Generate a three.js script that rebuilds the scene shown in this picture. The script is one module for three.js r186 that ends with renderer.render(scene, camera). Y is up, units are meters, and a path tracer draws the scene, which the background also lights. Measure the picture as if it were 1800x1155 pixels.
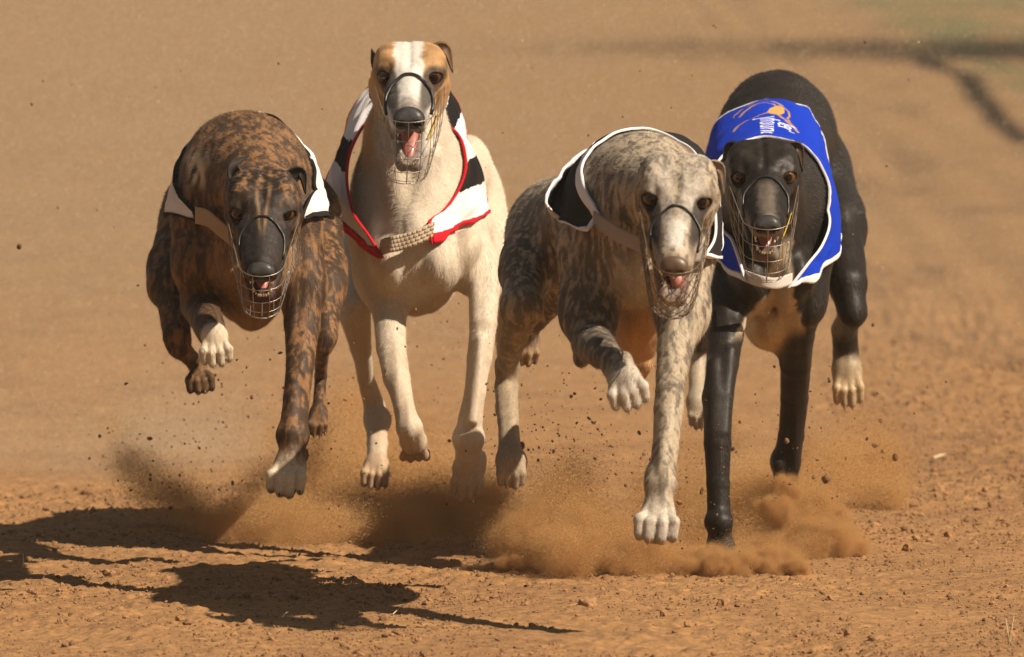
import * as THREE from 'three';
import { mergeGeometries } from 'three/addons/utils/BufferGeometryUtils.js';

// ---------------------------------------------------------------- camera, sky, sun, exposure
const scene = new THREE.Scene();
const FOCAL = 20250, EYE = 1.2, HORIZON = -365;          // focal length in pixels of the 1800 x 1155 frame, eye height in metres, row of the horizon
const CX = 900, CY = 577.5;
const PITCH = Math.atan((CY - HORIZON) / FOCAL);
const camera = new THREE.PerspectiveCamera(2 * Math.atan(CY / FOCAL) * 180 / Math.PI, 1800 / 1155, 0.5, 3000);
camera.position.set(0, EYE, 0);
camera.rotation.x = -PITCH;
camera.focus = 17.3;
camera.userData.fStop = 12;

const SUN = new THREE.Vector3(1, 1.06, 0.50).normalize();
// a hazy, dusty midday sky: pale and warm near the horizon, greyish blue above, brighter round the sun
{
  const W = 256, H = 128, data = new Float32Array(W * H * 4);
  for (let j = 0; j < H; j++) for (let i = 0; i < W; i++) {
    const up = ((j + 0.5) / H - 0.5) * Math.PI, round = ((i + 0.5) / W - 0.5) * 2 * Math.PI, x = Math.cos(round) * Math.cos(up), y = Math.sin(up), z = Math.sin(round) * Math.cos(up);
    const h = Math.pow(1 - Math.max(0, y), 3), c = x * SUN.x + y * SUN.y + z * SUN.z, glow = 0.22 * Math.pow(Math.max(0, c), 6) + 0.5 * Math.pow(Math.max(0, c), 60);
    const low = [0.155, 0.138, 0.115], high = [0.060, 0.072, 0.090];
    for (let k = 0; k < 3; k++) data[(j * W + i) * 4 + k] = y < 0 ? [0.17, 0.11, 0.06][k] : high[k] + (low[k] - high[k]) * h + glow * [1, 0.93, 0.8][k];
    data[(j * W + i) * 4 + 3] = 1;
  }
  const sky = new THREE.DataTexture(data, W, H, THREE.RGBAFormat, THREE.FloatType);
  sky.mapping = THREE.EquirectangularReflectionMapping; sky.magFilter = THREE.LinearFilter; sky.needsUpdate = true;
  scene.background = sky; scene.environment = sky;
}

const sun = new THREE.DirectionalLight(0xffeed6, 4.8);
sun.position.copy(SUN).multiplyScalar(40).add(new THREE.Vector3(0, 0, -18));
sun.target.position.set(0, 0, -18);
sun.castShadow = true;
sun.shadow.mapSize.set(4096, 4096);
Object.assign(sun.shadow.camera, { left: -14, right: 14, top: 14, bottom: -14, near: 1, far: 120 });
scene.add(sun, sun.target);

const renderer = new THREE.WebGLRenderer({ antialias: true });
renderer.setSize(1024, 657);
renderer.toneMapping = THREE.LinearToneMapping;
renderer.toneMappingExposure = 1.5;
renderer.shadowMap.enabled = true;

// dust in the air of the whole place
scene.fog = new THREE.FogExp2(new THREE.Color(0.74, 0.68, 0.55), 0.0009);

// ---------------------------------------------------------------- helpers
const V = (x, y, z) => new THREE.Vector3(x, y, z);
function rng(seed) {
  let s = seed | 0;
  return () => { s = (s + 0x6d2b79f5) | 0; let t = Math.imul(s ^ (s >>> 15), 1 | s); t = (t + Math.imul(t ^ (t >>> 7), 61 | t)) ^ t; return ((t ^ (t >>> 14)) >>> 0) / 4294967296; };
}
function gauss(r) { return Math.sqrt(-2 * Math.log(1 - r() * 0.999999)) * Math.cos(6.283185307 * r()); }
const clamp = (x, a, b) => x < a ? a : x > b ? b : x;
const lerp = (a, b, t) => a + (b - a) * t;
const smooth = (a, b, x) => { const t = clamp((x - a) / (b - a), 0, 1); return t * t * (3 - 2 * t); };
const mix3 = (a, b, t) => [lerp(a[0], b[0], t), lerp(a[1], b[1], t), lerp(a[2], b[2], t)];

// gradient noise in three dimensions, about -1 to 1
const PERM = (() => { const r = rng(7), p = [...Array(256).keys()]; for (let i = 255; i > 0; i--) { const j = Math.floor(r() * (i + 1)); [p[i], p[j]] = [p[j], p[i]]; } return Uint8Array.from([...p, ...p, ...p]); })();
function gradDot(h, x, y, z) { h &= 15; const u = h < 8 ? x : y, v = h < 4 ? y : h === 12 || h === 14 ? x : z; return ((h & 1) ? -u : u) + ((h & 2) ? -v : v); }
function noise(x, y, z) {
  const X = Math.floor(x), Y = Math.floor(y), Z = Math.floor(z); x -= X; y -= Y; z -= Z;
  const i = X & 255, j = Y & 255, k = Z & 255, u = x * x * x * (x * (x * 6 - 15) + 10), v = y * y * y * (y * (y * 6 - 15) + 10), w = z * z * z * (z * (z * 6 - 15) + 10);
  const A = PERM[i] + j, AA = PERM[A] + k, AB = PERM[A + 1] + k, B = PERM[i + 1] + j, BA = PERM[B] + k, BB = PERM[B + 1] + k;
  return lerp(lerp(lerp(gradDot(PERM[AA], x, y, z), gradDot(PERM[BA], x - 1, y, z), u), lerp(gradDot(PERM[AB], x, y - 1, z), gradDot(PERM[BB], x - 1, y - 1, z), u), v),
    lerp(lerp(gradDot(PERM[AA + 1], x, y, z - 1), gradDot(PERM[BA + 1], x - 1, y, z - 1), u), lerp(gradDot(PERM[AB + 1], x, y - 1, z - 1), gradDot(PERM[BB + 1], x - 1, y - 1, z - 1), u), v), w);
}
function fbm(x, y, z, n = 4) { let s = 0, a = 0.5; for (let i = 0; i < n; i++) { s += a * noise(x, y, z); x *= 2.03; y *= 2.03; z *= 2.03; a *= 0.5; } return s; }

// a place from a row and column of the photograph and its distance; metres per pixel there
const SP = Math.sin(PITCH), CP = Math.cos(PITCH);
function at(px, py, D) {
  const x = (px - CX) / FOCAL, y = (CY - py) / FOCAL, dy = y * CP - SP, dz = -(y * SP + CP), s = D / -dz;
  return V(x * s, EYE + dy * s, -D);
}
const mpp = (D) => D / FOCAL;

const counts = {};
function numbered(name) { const n = counts[name] = (counts[name] ?? -1) + 1; return n ? name + '_' + String(n).padStart(3, '0') : name; }
function tag(o, label, category, group) { o.userData.label = label; if (category) o.userData.category = category; if (group) o.userData.group = group; return o; }
function shade(o) { o.castShadow = o.receiveShadow = true; return o; }
function mesh(name, geometry, material, parent) { const m = shade(new THREE.Mesh(geometry, material)); m.name = name; if (parent) parent.add(m); return m; }

// ---------------------------------------------------------------- smooth bodies from a distance field
const smin = (a, b, k) => { const h = k - Math.abs(a - b); return h > 0 ? Math.min(a, b) - h * h / (4 * k) : Math.min(a, b); };
function primDist(p, x, y, z) {
  if (p.t === 0) {                                            // tapered capsule, cross-section squashed along q
    const ex = x - p.ax, ey = y - p.ay, ez = z - p.az;
    let h = (ex * p.ux + ey * p.uy + ez * p.uz) / p.ll; h = h < 0 ? 0 : h > 1 ? 1 : h;
    let ox = ex - p.ux * h, oy = ey - p.uy * h, oz = ez - p.uz * h;
    if (p.q) { const d = (ox * p.qx + oy * p.qy + oz * p.qz) * (p.q - 1); ox += d * p.qx; oy += d * p.qy; oz += d * p.qz; }
    return Math.sqrt(ox * ox + oy * oy + oz * oz) - (p.ra + (p.rb - p.ra) * h);
  }
  const ex = x - p.ax, ey = y - p.ay, ez = z - p.az, m = p.m;    // ellipsoid
  const a = (m[0] * ex + m[1] * ey + m[2] * ez) / p.rx, b = (m[3] * ex + m[4] * ey + m[5] * ez) / p.ry, c = (m[6] * ex + m[7] * ey + m[8] * ez) / p.rz;
  const k0 = Math.sqrt(a * a + b * b + c * c); if (k0 < 1e-6) return -Math.min(p.rx, p.ry, p.rz);
  const k1 = Math.sqrt(a * a / (p.rx * p.rx) + b * b / (p.ry * p.ry) + c * c / (p.rz * p.rz));
  return k0 * (k0 - 1) / k1;
}
class Field {
  constructor() { this.prims = []; this.groups = []; this.subs = []; this.group(0.03); this.wrinkle = null; }
  group(k) { this.g = this.groups.length; this.groups.push(k); return this; }
  cap(a, b, ra, rb, o = {}) {
    const p = { t: 0, ax: a.x, ay: a.y, az: a.z, ux: b.x - a.x, uy: b.y - a.y, uz: b.z - a.z, ra, rb, k: o.k ?? 0.02, g: this.g, c: o.c, s: o.s ?? 0, tone: o.tone ?? 1 };
    p.ll = Math.max(1e-9, p.ux * p.ux + p.uy * p.uy + p.uz * p.uz);
    if (o.q) { const n = o.qd.clone().normalize(); p.q = o.q; p.qx = n.x; p.qy = n.y; p.qz = n.z; }
    this.prims.push(p); return p;
  }
  ell(c, rx, ry, rz, o = {}) {
    const R = new THREE.Matrix4(); if (o.basis) R.copy(o.basis); else if (o.e) R.makeRotationFromEuler(new THREE.Euler(...o.e));
    const e = R.elements;
    const p = { t: 1, ax: c.x, ay: c.y, az: c.z, rx, ry, rz, m: [e[0], e[1], e[2], e[4], e[5], e[6], e[8], e[9], e[10]], k: o.k ?? 0.02, g: this.g, c: o.c, s: o.s ?? 0, tone: o.tone ?? 1 };
    (o.sub ? this.subs : this.prims).push(p); return p;
  }
  dist(x, y, z, list) {
    const P = list || this.prims; let total = 1e9, d = 1e9, g = -1;
    for (let i = 0; i < P.length; i++) {
      const p = P[i];
      if (p.g !== g) { if (g >= 0) total = total > 1e8 ? d : smin(total, d, this.groups[g]); g = p.g; d = primDist(p, x, y, z); } else d = smin(d, primDist(p, x, y, z), p.k);
    }
    if (g >= 0) total = total > 1e8 ? d : smin(total, d, this.groups[g]);
    for (const s of this.subs) { const e = primDist(s, x, y, z); if (e < 0.02) total = -smin(-total, e, s.k); }
    if (this.wrinkle && total < 0.012 && total > -0.012) total += this.wrinkle(x, y, z);
    return total;
  }
  near(x, y, z, reach) { let m = 1e9; const ds = this.prims.map((p) => { const d = primDist(p, x, y, z); if (d < m) m = d; return d; }); const lim = Math.max(m, 0) + reach; return this.prims.filter((_, i) => ds[i] < lim); }
  grad(x, y, z, list, e = 0.0012) {
    const a = this.dist(x + e, y - e, z - e, list), b = this.dist(x - e, y - e, z + e, list), c = this.dist(x - e, y + e, z - e, list), d = this.dist(x + e, y + e, z + e, list);
    return [(a - b - c + d) / (4 * e), (-a - b + c + d) / (4 * e), (-a + b - c + d) / (4 * e)];
  }
  push(v, off, reach = 0.1) {                                   // moves v out to at least off from the surface
    for (let i = 0; i < 3; i++) {
      const d = this.dist(v.x, v.y, v.z); if (d >= off - 1e-4) break;
      const g = this.grad(v.x, v.y, v.z, null, 0.003), l = Math.hypot(...g) || 1, s = Math.min(off - d, reach);
      v.x += g[0] / l * s; v.y += g[1] / l * s; v.z += g[2] / l * s;
    }
    return v;
  }
  // surface nets, block by block; colour(x, y, z, n, list) gives the coat
  mesh(h, color, uvScale = 1) {
    const lo = [1e9, 1e9, 1e9], hi = [-1e9, -1e9, -1e9];
    for (const p of this.prims) {
      const ends = p.t === 0 ? [[p.ax, p.ay, p.az, p.ra], [p.ax + p.ux, p.ay + p.uy, p.az + p.uz, p.rb]] : [[p.ax, p.ay, p.az, Math.max(p.rx, p.ry, p.rz)]];
      for (const e of ends) for (let c = 0; c < 3; c++) { lo[c] = Math.min(lo[c], e[c] - e[3] - 0.03); hi[c] = Math.max(hi[c], e[c] + e[3] + 0.03); }
    }
    const B = 8, nb = [0, 1, 2].map((c) => Math.ceil((hi[c] - lo[c]) / (h * B))), hd = h * B * 0.5 * Math.sqrt(3), n = nb.map((b) => b * B + 1);
    const NX = n[0], NY = n[1], NZ = n[2], blocks = new Map();
    const key = (a, b, c) => (c * nb[1] + b) * nb[0] + a;
    for (let c = 0; c < nb[2]; c++) for (let b = 0; b < nb[1]; b++) for (let a = 0; a < nb[0]; a++) {
      const x = lo[0] + (a + 0.5) * B * h, y = lo[1] + (b + 0.5) * B * h, z = lo[2] + (c + 0.5) * B * h;
      let m = 1e9; for (const p of this.prims) { const d = primDist(p, x, y, z); if (d < m) m = d; }
      if (m > hd * 1.5 + 0.02) continue;
      const list = this.near(x, y, z, hd * 2.2 + 0.045), d = this.dist(x, y, z, list);
      blocks.set(key(a, b, c), Math.abs(d) < hd * 2.0 + 0.004 ? list : null);   // null: all inside or outside
      if (Math.abs(d) >= hd * 2.0 + 0.004 && d > 0) blocks.delete(key(a, b, c));
    }
    const S = NX * NY; let v0 = new Float32Array(S), v1 = new Float32Array(S), i0 = new Int32Array(S).fill(-1), i1 = new Int32Array(S).fill(-1);
    const pos = [], idx = [], lists = [];
    const fill = (k, out) => {
      out.fill(1);
      const z = lo[2] + k * h, c = Math.min(Math.floor(k / B), nb[2] - 1);
      for (let b = 0; b < nb[1]; b++) for (let a = 0; a < nb[0]; a++) {
        const l = blocks.get(key(a, b, c)); if (l === undefined) continue;
        for (let j = b * B; j < b * B + B; j++) for (let i = a * B; i < a * B + B; i++) out[j * NX + i] = l ? this.dist(lo[0] + i * h, lo[1] + j * h, z, l) : -1;
      }
    };
    fill(0, v0);
    const cv = new Float32Array(8);
    for (let k = 0; k < NZ - 1; k++) {
      fill(k + 1, v1); i1.fill(-1);
      for (let j = 0; j < NY - 1; j++) for (let i = 0; i < NX - 1; i++) {
        const o = j * NX + i;
        cv[0] = v0[o]; cv[1] = v0[o + 1]; cv[2] = v0[o + NX]; cv[3] = v0[o + NX + 1]; cv[4] = v1[o]; cv[5] = v1[o + 1]; cv[6] = v1[o + NX]; cv[7] = v1[o + NX + 1];
        let mask = 0; for (let t = 0; t < 8; t++) if (cv[t] < 0) mask |= 1 << t;
        if (mask === 0 || mask === 255) continue;
        let sx = 0, sy = 0, sz = 0, m = 0;
        for (let t = 0; t < 8; t++) for (const bit of [1, 2, 4]) {
          if (t & bit) continue; const u = t | bit; if ((cv[t] < 0) === (cv[u] < 0)) continue;
          const f = cv[t] / (cv[t] - cv[u]);
          sx += (t & 1) + (bit === 1 ? f : 0); sy += ((t >> 1) & 1) + (bit === 2 ? f : 0); sz += ((t >> 2) & 1) + (bit === 4 ? f : 0); m++;
        }
        i1[o] = pos.length / 3;
        pos.push(lo[0] + (i + sx / m) * h, lo[1] + (j + sy / m) * h, lo[2] + (k + sz / m) * h);
        lists.push(blocks.get(key(Math.floor(i / B), Math.floor(j / B), Math.floor(k / B))) || null);
      }
      // quads: edges along z between layers use the vertices of this layer; edges along x and y use this and the former layer
      for (let j = 1; j < NY - 1; j++) for (let i = 1; i < NX - 1; i++) {
        const o = j * NX + i, s = v0[o] < 0;
        if (s !== v1[o] < 0) quad(i1[o - NX - 1], i1[o - NX], i1[o], i1[o - 1], s);
        if (s !== v0[o + 1] < 0) quad(i0[o - NX], i0[o], i1[o], i1[o - NX], s);
        if (s !== v0[o + NX] < 0) quad(i0[o - 1], i1[o - 1], i1[o], i0[o], s);
      }
      [v0, v1] = [v1, v0]; [i0, i1] = [i1, i0];
    }
    function quad(a, b, c, d, s) { if (a < 0 || b < 0 || c < 0 || d < 0) return; if (s) idx.push(a, b, c, a, c, d); else idx.push(a, c, b, a, d, c); }
    const N = pos.length / 3, P = new Float32Array(pos), Nn = new Float32Array(N * 3), C = new Float32Array(N * 3), U = new Float32Array(N * 2);
    for (let i = 0; i < N; i++) {
      let x = P[i * 3], y = P[i * 3 + 1], z = P[i * 3 + 2]; const l = lists[i] || this.near(x, y, z, 0.06);
      let g = this.grad(x, y, z, l), gl = g[0] * g[0] + g[1] * g[1] + g[2] * g[2] || 1; const d = clamp(this.dist(x, y, z, l), -h, h);
      x -= g[0] / gl * d; y -= g[1] / gl * d; z -= g[2] / gl * d; g = this.grad(x, y, z, l); gl = Math.hypot(...g) || 1;
      const nrm = [g[0] / gl, g[1] / gl, g[2] / gl];
      P[i * 3] = x; P[i * 3 + 1] = y; P[i * 3 + 2] = z; Nn.set(nrm, i * 3);
      C.set(color(x, y, z, nrm, l), i * 3);
      U[i * 2] = (x * 0.92 + z * 0.39) * uvScale; U[i * 2 + 1] = (y + z * 0.25) * uvScale;
    }
    const G = new THREE.BufferGeometry();
    G.setAttribute('position', new THREE.BufferAttribute(P, 3)); G.setAttribute('normal', new THREE.BufferAttribute(Nn, 3));
    G.setAttribute('color', new THREE.BufferAttribute(C, 3)); G.setAttribute('uv', new THREE.BufferAttribute(U, 2));
    G.setIndex(new THREE.BufferAttribute(new Uint32Array(idx), 1));
    return G;
  }
}
// the colour, pattern strength and tone of the parts near a point, blended
function coatAt(list, x, y, z, soft = 0.007) {
  let w = 0, r = 0, g = 0, b = 0, s = 0, m = 1e9; const ds = list.map((p) => { const d = p.c ? primDist(p, x, y, z) : 1e9; if (d < m) m = d; return d; });
  for (let i = 0; i < list.length; i++) { const p = list[i]; if (!p.c) continue; const e = (ds[i] - m) / soft; if (e > 6) continue; const q = Math.exp(-e); w += q; r += q * p.c[0]; g += q * p.c[1]; b += q * p.c[2]; s += q * p.s; }
  return w ? [r / w, g / w, b / w, s / w] : [0.2, 0.2, 0.2, 0];
}
// a sheet with thickness from fn(u, v); uv as given
function shell(fn, u0, u1, v0, v1, nu, nv, inner, outer, uvFn) {
  const cols = nu + 1, rows = nv + 1, M = cols * rows, A = [], eps = 1e-3, P = [], UV = [];
  for (let j = 0; j < rows; j++) for (let i = 0; i < cols; i++) {
    const a = typeof v0 === 'function' ? v0 : () => v0, b = typeof v1 === 'function' ? v1 : () => v1, u = lerp(u0, u1, i / nu), v = lerp(a(u), b(u), j / nv);
    A.push(fn(u, v)); UV.push(uvFn ? uvFn(u, v) : [u, v]);
  }
  const nrm = [];
  for (let j = 0; j < rows; j++) for (let i = 0; i < cols; i++) {
    const e = A[j * cols + Math.min(i + 1, nu)].clone().sub(A[j * cols + Math.max(i - 1, 0)]), f = A[Math.min(j + 1, nv) * cols + i].clone().sub(A[Math.max(j - 1, 0) * cols + i]);
    nrm.push(e.cross(f).normalize());
  }
  const pos = [], uv = [], idx = [];
  for (const off of [outer, inner]) A.forEach((p, i) => { const q = p.clone().addScaledVector(nrm[i], off); pos.push(q.x, q.y, q.z); uv.push(...UV[i]); });
  for (let j = 0; j < nv; j++) for (let i = 0; i < nu; i++) { const a = j * cols + i; idx.push(a, a + 1, a + cols + 1, a, a + cols + 1, a + cols); const b = a + M; idx.push(b, b + cols + 1, b + 1, b, b + cols, b + cols + 1); }
  const rim = (a, b) => idx.push(a, a + M, b + M, a, b + M, b);
  for (let i = 0; i < nu; i++) { rim(i, i + 1); rim(nv * cols + i + 1, nv * cols + i); }
  for (let j = 0; j < nv; j++) { rim((j + 1) * cols, j * cols); rim(j * cols + nu, (j + 1) * cols + nu); }
  const G = new THREE.BufferGeometry();
  G.setAttribute('position', new THREE.Float32BufferAttribute(pos, 3)); G.setAttribute('uv', new THREE.Float32BufferAttribute(uv, 2)); G.setIndex(idx);
  G.computeVertexNormals();
  return G;
}
function tube(points, r, seg = 0, radial = 6, closed = false) { return new THREE.TubeGeometry(new THREE.CatmullRomCurve3(points, closed, 'centripetal'), seg || points.length * 4, r, radial, closed); }
function dataTexture(w, h, fn, srgb, repeat) {
  const d = new Uint8Array(w * h * 4);
  for (let y = 0; y < h; y++) for (let x = 0; x < w; x++) { const c = fn(x / w, y / h); for (let k = 0; k < 3; k++) d[(y * w + x) * 4 + k] = clamp(Math.round((Array.isArray(c) ? c[k] : c) * 255), 0, 255); d[(y * w + x) * 4 + 3] = 255; }
  const t = new THREE.DataTexture(d, w, h); t.magFilter = THREE.LinearFilter; t.minFilter = THREE.LinearMipmapLinearFilter; t.generateMipmaps = true;
  t.wrapS = t.wrapT = THREE.RepeatWrapping; if (srgb) t.colorSpace = THREE.SRGBColorSpace; if (repeat) t.repeat.set(...repeat); t.needsUpdate = true;
  return t;
}
// noise that tiles over the unit square
function tiled(u, v, fx, fy, seed, n = 3) { let s = 0, a = 0.5; const T = 6.283185307; for (let i = 0; i < n; i++) { const cx = Math.cos(u * T) * fx / T, sx = Math.sin(u * T) * fx / T, cy = Math.cos(v * T) * fy / T, sy = Math.sin(v * T) * fy / T; s += a * (noise(cx + seed, sx + cy * 0.7 + 11.3, sy + cx * 0.3 + 5.1) + noise(cy + seed + 31.7, sy + sx * 0.8, cx * 0.6 + 3.3)) * 0.7; fx *= 2; fy *= 2; a *= 0.55; } return s; }

// ---------------------------------------------------------------- the track
function groundHeight(x, z) {
  const d = -z;
  let h = 0.010 * noise(x * 0.9, 3.1, z * 0.55) + 0.004 * noise(x * 3.1, 8.2, z * 2.3);
  const rough = 0.35 + 0.65 * smooth(-0.1, 0.45, noise(x * 1.3 + 4, 1.7, z * 0.8)) + 0.8 * smooth(0.5, 1.1, x) * smooth(18, 19.5, d);
  if (d > 12 && d < 34) { const calm = 1 - 0.75 * smooth(19.2, 21, d) * (1 - smooth(0.45, 0.85, x)); const f = fbm(x * 9, 2.2, z * 6, 4); h += calm * rough * (0.0065 * f + 0.010 * Math.max(0, noise(x * 30, 5.5, z * 30) - 0.15) + 0.005 * noise(x * 60, 1.5, z * 55) + 0.003 * noise(x * 130, 4.5, z * 100)) * smooth(34, 25, d); }
  // wheel ruts that run along the track on the far right
  for (const [rx, w, k] of [[1.02, 0.06, 0.35], [1.22, 0.08, 0.5], [1.48, 0.06, 0.4], [1.7, 0.08, 0.5]]) { const e = (x - rx - 0.05 * noise(0.3, rx * 9, z * 0.3)) / w; h -= 0.022 * k * Math.exp(-e * e) * smooth(19, 24, d); }
  return h;
}
{
  const xs = [], zs = [];
  for (let i = 0; i <= 540; i++) { const t = (i / 540) * 2 - 1; xs.push(Math.sign(t) * (Math.abs(t) * 1.75 + 600 * Math.pow(Math.max(0, Math.abs(t) - 0.55) / 0.45, 7))); }
  let d = -120; while (d < 0) { zs.push(-d); d += 20; }
  for (d = 1; d < 13; d += 1) zs.push(-d);
  for (d = 13; d < 1400; d += d < 15 ? 0.05 : d < 18.6 ? 0.014 : d < 20 ? 0.02 : d < 24 ? 0.03 : d * d * 0.00022) zs.push(-d);
  const NX = xs.length, NZ = zs.length, P = new Float32Array(NX * NZ * 3), U = new Float32Array(NX * NZ * 2), C = new Float32Array(NX * NZ * 3), idx = [];
  for (let j = 0; j < NZ; j++) for (let i = 0; i < NX; i++) {
    const o = j * NX + i, x = xs[i], z = zs[j];
    P.set([x, groundHeight(x, z), z], o * 3); U.set([x, z], o * 2);
    const n = 0.5 + 0.5 * fbm(x * 0.7, 9.1, z * 0.33, 3), m = smooth(-0.2, 0.5, noise(x * 5, 4.4, z * 3.5)), far = smooth(24, 60, -z);
    let c = mix3([0.375, 0.195, 0.072], [0.425, 0.230, 0.090], n); c = mix3(c, [0.27, 0.132, 0.050], 0.35 * m * (1 - far));
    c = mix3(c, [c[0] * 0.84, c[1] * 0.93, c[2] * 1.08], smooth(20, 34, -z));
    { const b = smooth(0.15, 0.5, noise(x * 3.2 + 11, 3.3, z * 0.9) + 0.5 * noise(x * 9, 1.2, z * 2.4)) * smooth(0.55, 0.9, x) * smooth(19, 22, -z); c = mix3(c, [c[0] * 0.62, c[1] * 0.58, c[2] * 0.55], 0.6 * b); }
    // sparse grass beyond the far right edge of the track
    const g = smooth(1.8, 2.1, x + 0.15 * noise(x, 2, z * 0.4)) * smooth(43, 47, -z);
    c = mix3(c, [0.16, 0.15, 0.055], g * smooth(-0.3, 0.25, noise(x * 4, 7.7, z * 0.8)));
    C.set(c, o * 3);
  }
  for (let j = 0; j < NZ - 1; j++) for (let i = 0; i < NX - 1; i++) { const a = j * NX + i, b = a + NX; idx.push(a, a + 1, b + 1, a, b + 1, b); }
  const G = new THREE.BufferGeometry();
  G.setAttribute('position', new THREE.BufferAttribute(P, 3)); G.setAttribute('uv', new THREE.BufferAttribute(U, 2)); G.setAttribute('color', new THREE.BufferAttribute(C, 3));
  G.setIndex(new THREE.BufferAttribute(new Uint32Array(idx), 1)); G.computeVertexNormals();
  const fine = dataTexture(1024, 1024, (u, v) => 0.5 + 0.5 * tiled(u, v, 60, 60, 3.3, 3), false, [0.9, 0.9]);
  const grain = dataTexture(1024, 1024, (u, v) => { const n = tiled(u, v, 40, 40, 8.1, 4), m = tiled(u, v, 150, 150, 1.7, 2); const k = 0.86 + 0.22 * n + 0.16 * m; return [k, k * 0.985, k * 0.96]; }, true, [0.71, 0.71]);
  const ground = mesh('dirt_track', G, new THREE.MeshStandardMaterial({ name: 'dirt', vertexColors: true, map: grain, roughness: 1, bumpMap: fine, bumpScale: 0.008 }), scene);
  ground.userData.kind = 'structure';
  ground.userData.label = 'orange brown sandy dirt of the racing track, loose and dusty';
}

// ---------------------------------------------------------------- a tree beyond the right edge of the frame, whose limbs shade the far end of the track
function makeTree() {
  const t = new THREE.Group(); t.name = 'tree'; t.position.set(9.35, 0, -50.9);
  tag(t, 'leafy tree standing beside the track with one long bare limb', 'tree');
  const bark = new THREE.MeshStandardMaterial({ name: 'bark', color: new THREE.Color(0.12, 0.085, 0.06), roughness: 0.95 }), leaf = new THREE.MeshStandardMaterial({ name: 'leaf', color: new THREE.Color(0.07, 0.10, 0.03), roughness: 0.7, side: THREE.DoubleSide });
  const limb = (name, pts, r0, r1) => mesh(name, taper(pts.map((p) => V(...p)), [r0, lerp(r0, r1, 0.6), r1], 10), bark, t);
  limb('trunk', [[0, -0.1, 0], [-0.1, 1.5, 0.05], [-0.35, 3.2, -0.1], [-0.6, 5.2, 0]], 0.24, 0.12);
  limb('limb', [[-0.35, 3.0, -0.1], [-1.6, 3.7, -0.2], [-2.3, 4.05, -0.1], [-2.9, 4.1, 0.0]], 0.10, 0.02);
  limb('limb', [[-0.4, 3.3, 0], [-2.2, 3.9, -0.4], [-3.5, 4.0, 0.3], [-3.63, 4.02, 4.0], [-3.75, 4.0, 8.4], [-3.8, 4.0, 13]], 0.055, 0.028);
  const r = rng(55), P = [], N = [];
  const leaves = (cx, cy, cz, rx, ry, rz, n) => { for (let i = 0; i < n; i++) { const c = V(cx + gauss(r) * rx * 0.5, cy + gauss(r) * ry * 0.5, cz + gauss(r) * rz * 0.5), a = V(gauss(r), gauss(r), gauss(r)).normalize().multiplyScalar(0.09), b = V(gauss(r), gauss(r), gauss(r)).normalize().multiplyScalar(0.05), n2 = a.clone().cross(b).normalize(); for (const q of [c.clone().add(a), c.clone().add(b), c.clone().sub(a), c.clone().add(a), c.clone().sub(a), c.clone().sub(b)]) { P.push(q.x, q.y, q.z); N.push(n2.x, n2.y, n2.z); } } };
  leaves(-1.7, 4.25, 0, 1.1, 0.35, 1.1, 900); leaves(-1.0, 4.6, 0, 1.6, 0.9, 2.0, 5000); leaves(0, 6, 0, 2.4, 1.8, 2.4, 9000);
  const g = new THREE.BufferGeometry(); g.setAttribute('position', new THREE.Float32BufferAttribute(P, 3)); g.setAttribute('normal', new THREE.Float32BufferAttribute(N, 3));
  mesh('crown', g, leaf, t).userData.kind = 'stuff';
  scene.add(t);
}

// ---------------------------------------------------------------- greyhounds
const furBump = dataTexture(512, 512, (u, v) => 0.5 + 0.6 * tiled(u, v, 70, 45, 5.2, 3), false, [13, 13]);
const furTint = dataTexture(512, 512, (u, v) => { const k = 0.95 + 0.10 * tiled(u, v, 64, 40, 2.2, 3); return [k, k, k]; }, true, [12, 12]);
const furMat = (o = {}) => new THREE.MeshPhysicalMaterial({ name: 'short coat', vertexColors: true, map: furTint, roughness: 0.62, specularIntensity: 0.5, bumpMap: furBump, bumpScale: 0.0005, sheen: 0.2, sheenRoughness: 0.6, sheenColor: new THREE.Color(0.5, 0.45, 0.4), ...o });
const wireMat = new THREE.MeshStandardMaterial({ name: 'wire', color: new THREE.Color(0.36, 0.32, 0.28), metalness: 0.8, roughness: 0.42 });
const darkWireMat = new THREE.MeshStandardMaterial({ name: 'dull wire', color: new THREE.Color(0.20, 0.15, 0.11), metalness: 0.7, roughness: 0.45 });
const rubberMat = new THREE.MeshStandardMaterial({ name: 'black rubber', color: new THREE.Color(0.012, 0.012, 0.013), roughness: 0.4 });
const yellowMat = new THREE.MeshStandardMaterial({ name: 'yellow webbing', color: new THREE.Color(0.55, 0.36, 0.03), roughness: 0.7 });
const noseMat = new THREE.MeshPhysicalMaterial({ name: 'nose leather', color: new THREE.Color(0.016, 0.013, 0.012), roughness: 0.45, clearcoat: 0.35, clearcoatRoughness: 0.35, bumpMap: furBump, bumpScale: 0.0006 });
const brownNoseMat = new THREE.MeshPhysicalMaterial({ name: 'dusty nose leather', color: new THREE.Color(0.10, 0.06, 0.035), roughness: 0.5, clearcoat: 0.3, clearcoatRoughness: 0.35 });
const tongueMat = new THREE.MeshPhysicalMaterial({ name: 'tongue', color: new THREE.Color(0.36, 0.12, 0.095), roughness: 0.45, clearcoat: 0.3, clearcoatRoughness: 0.2 });
const toothMat = new THREE.MeshPhysicalMaterial({ name: 'tooth', color: new THREE.Color(0.72, 0.62, 0.45), roughness: 0.3, clearcoat: 0.4 });
const gumMat = new THREE.MeshPhysicalMaterial({ name: 'inside of the mouth', color: new THREE.Color(0.16, 0.045, 0.035), roughness: 0.45, clearcoat: 0.4, clearcoatRoughness: 0.25 });
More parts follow.
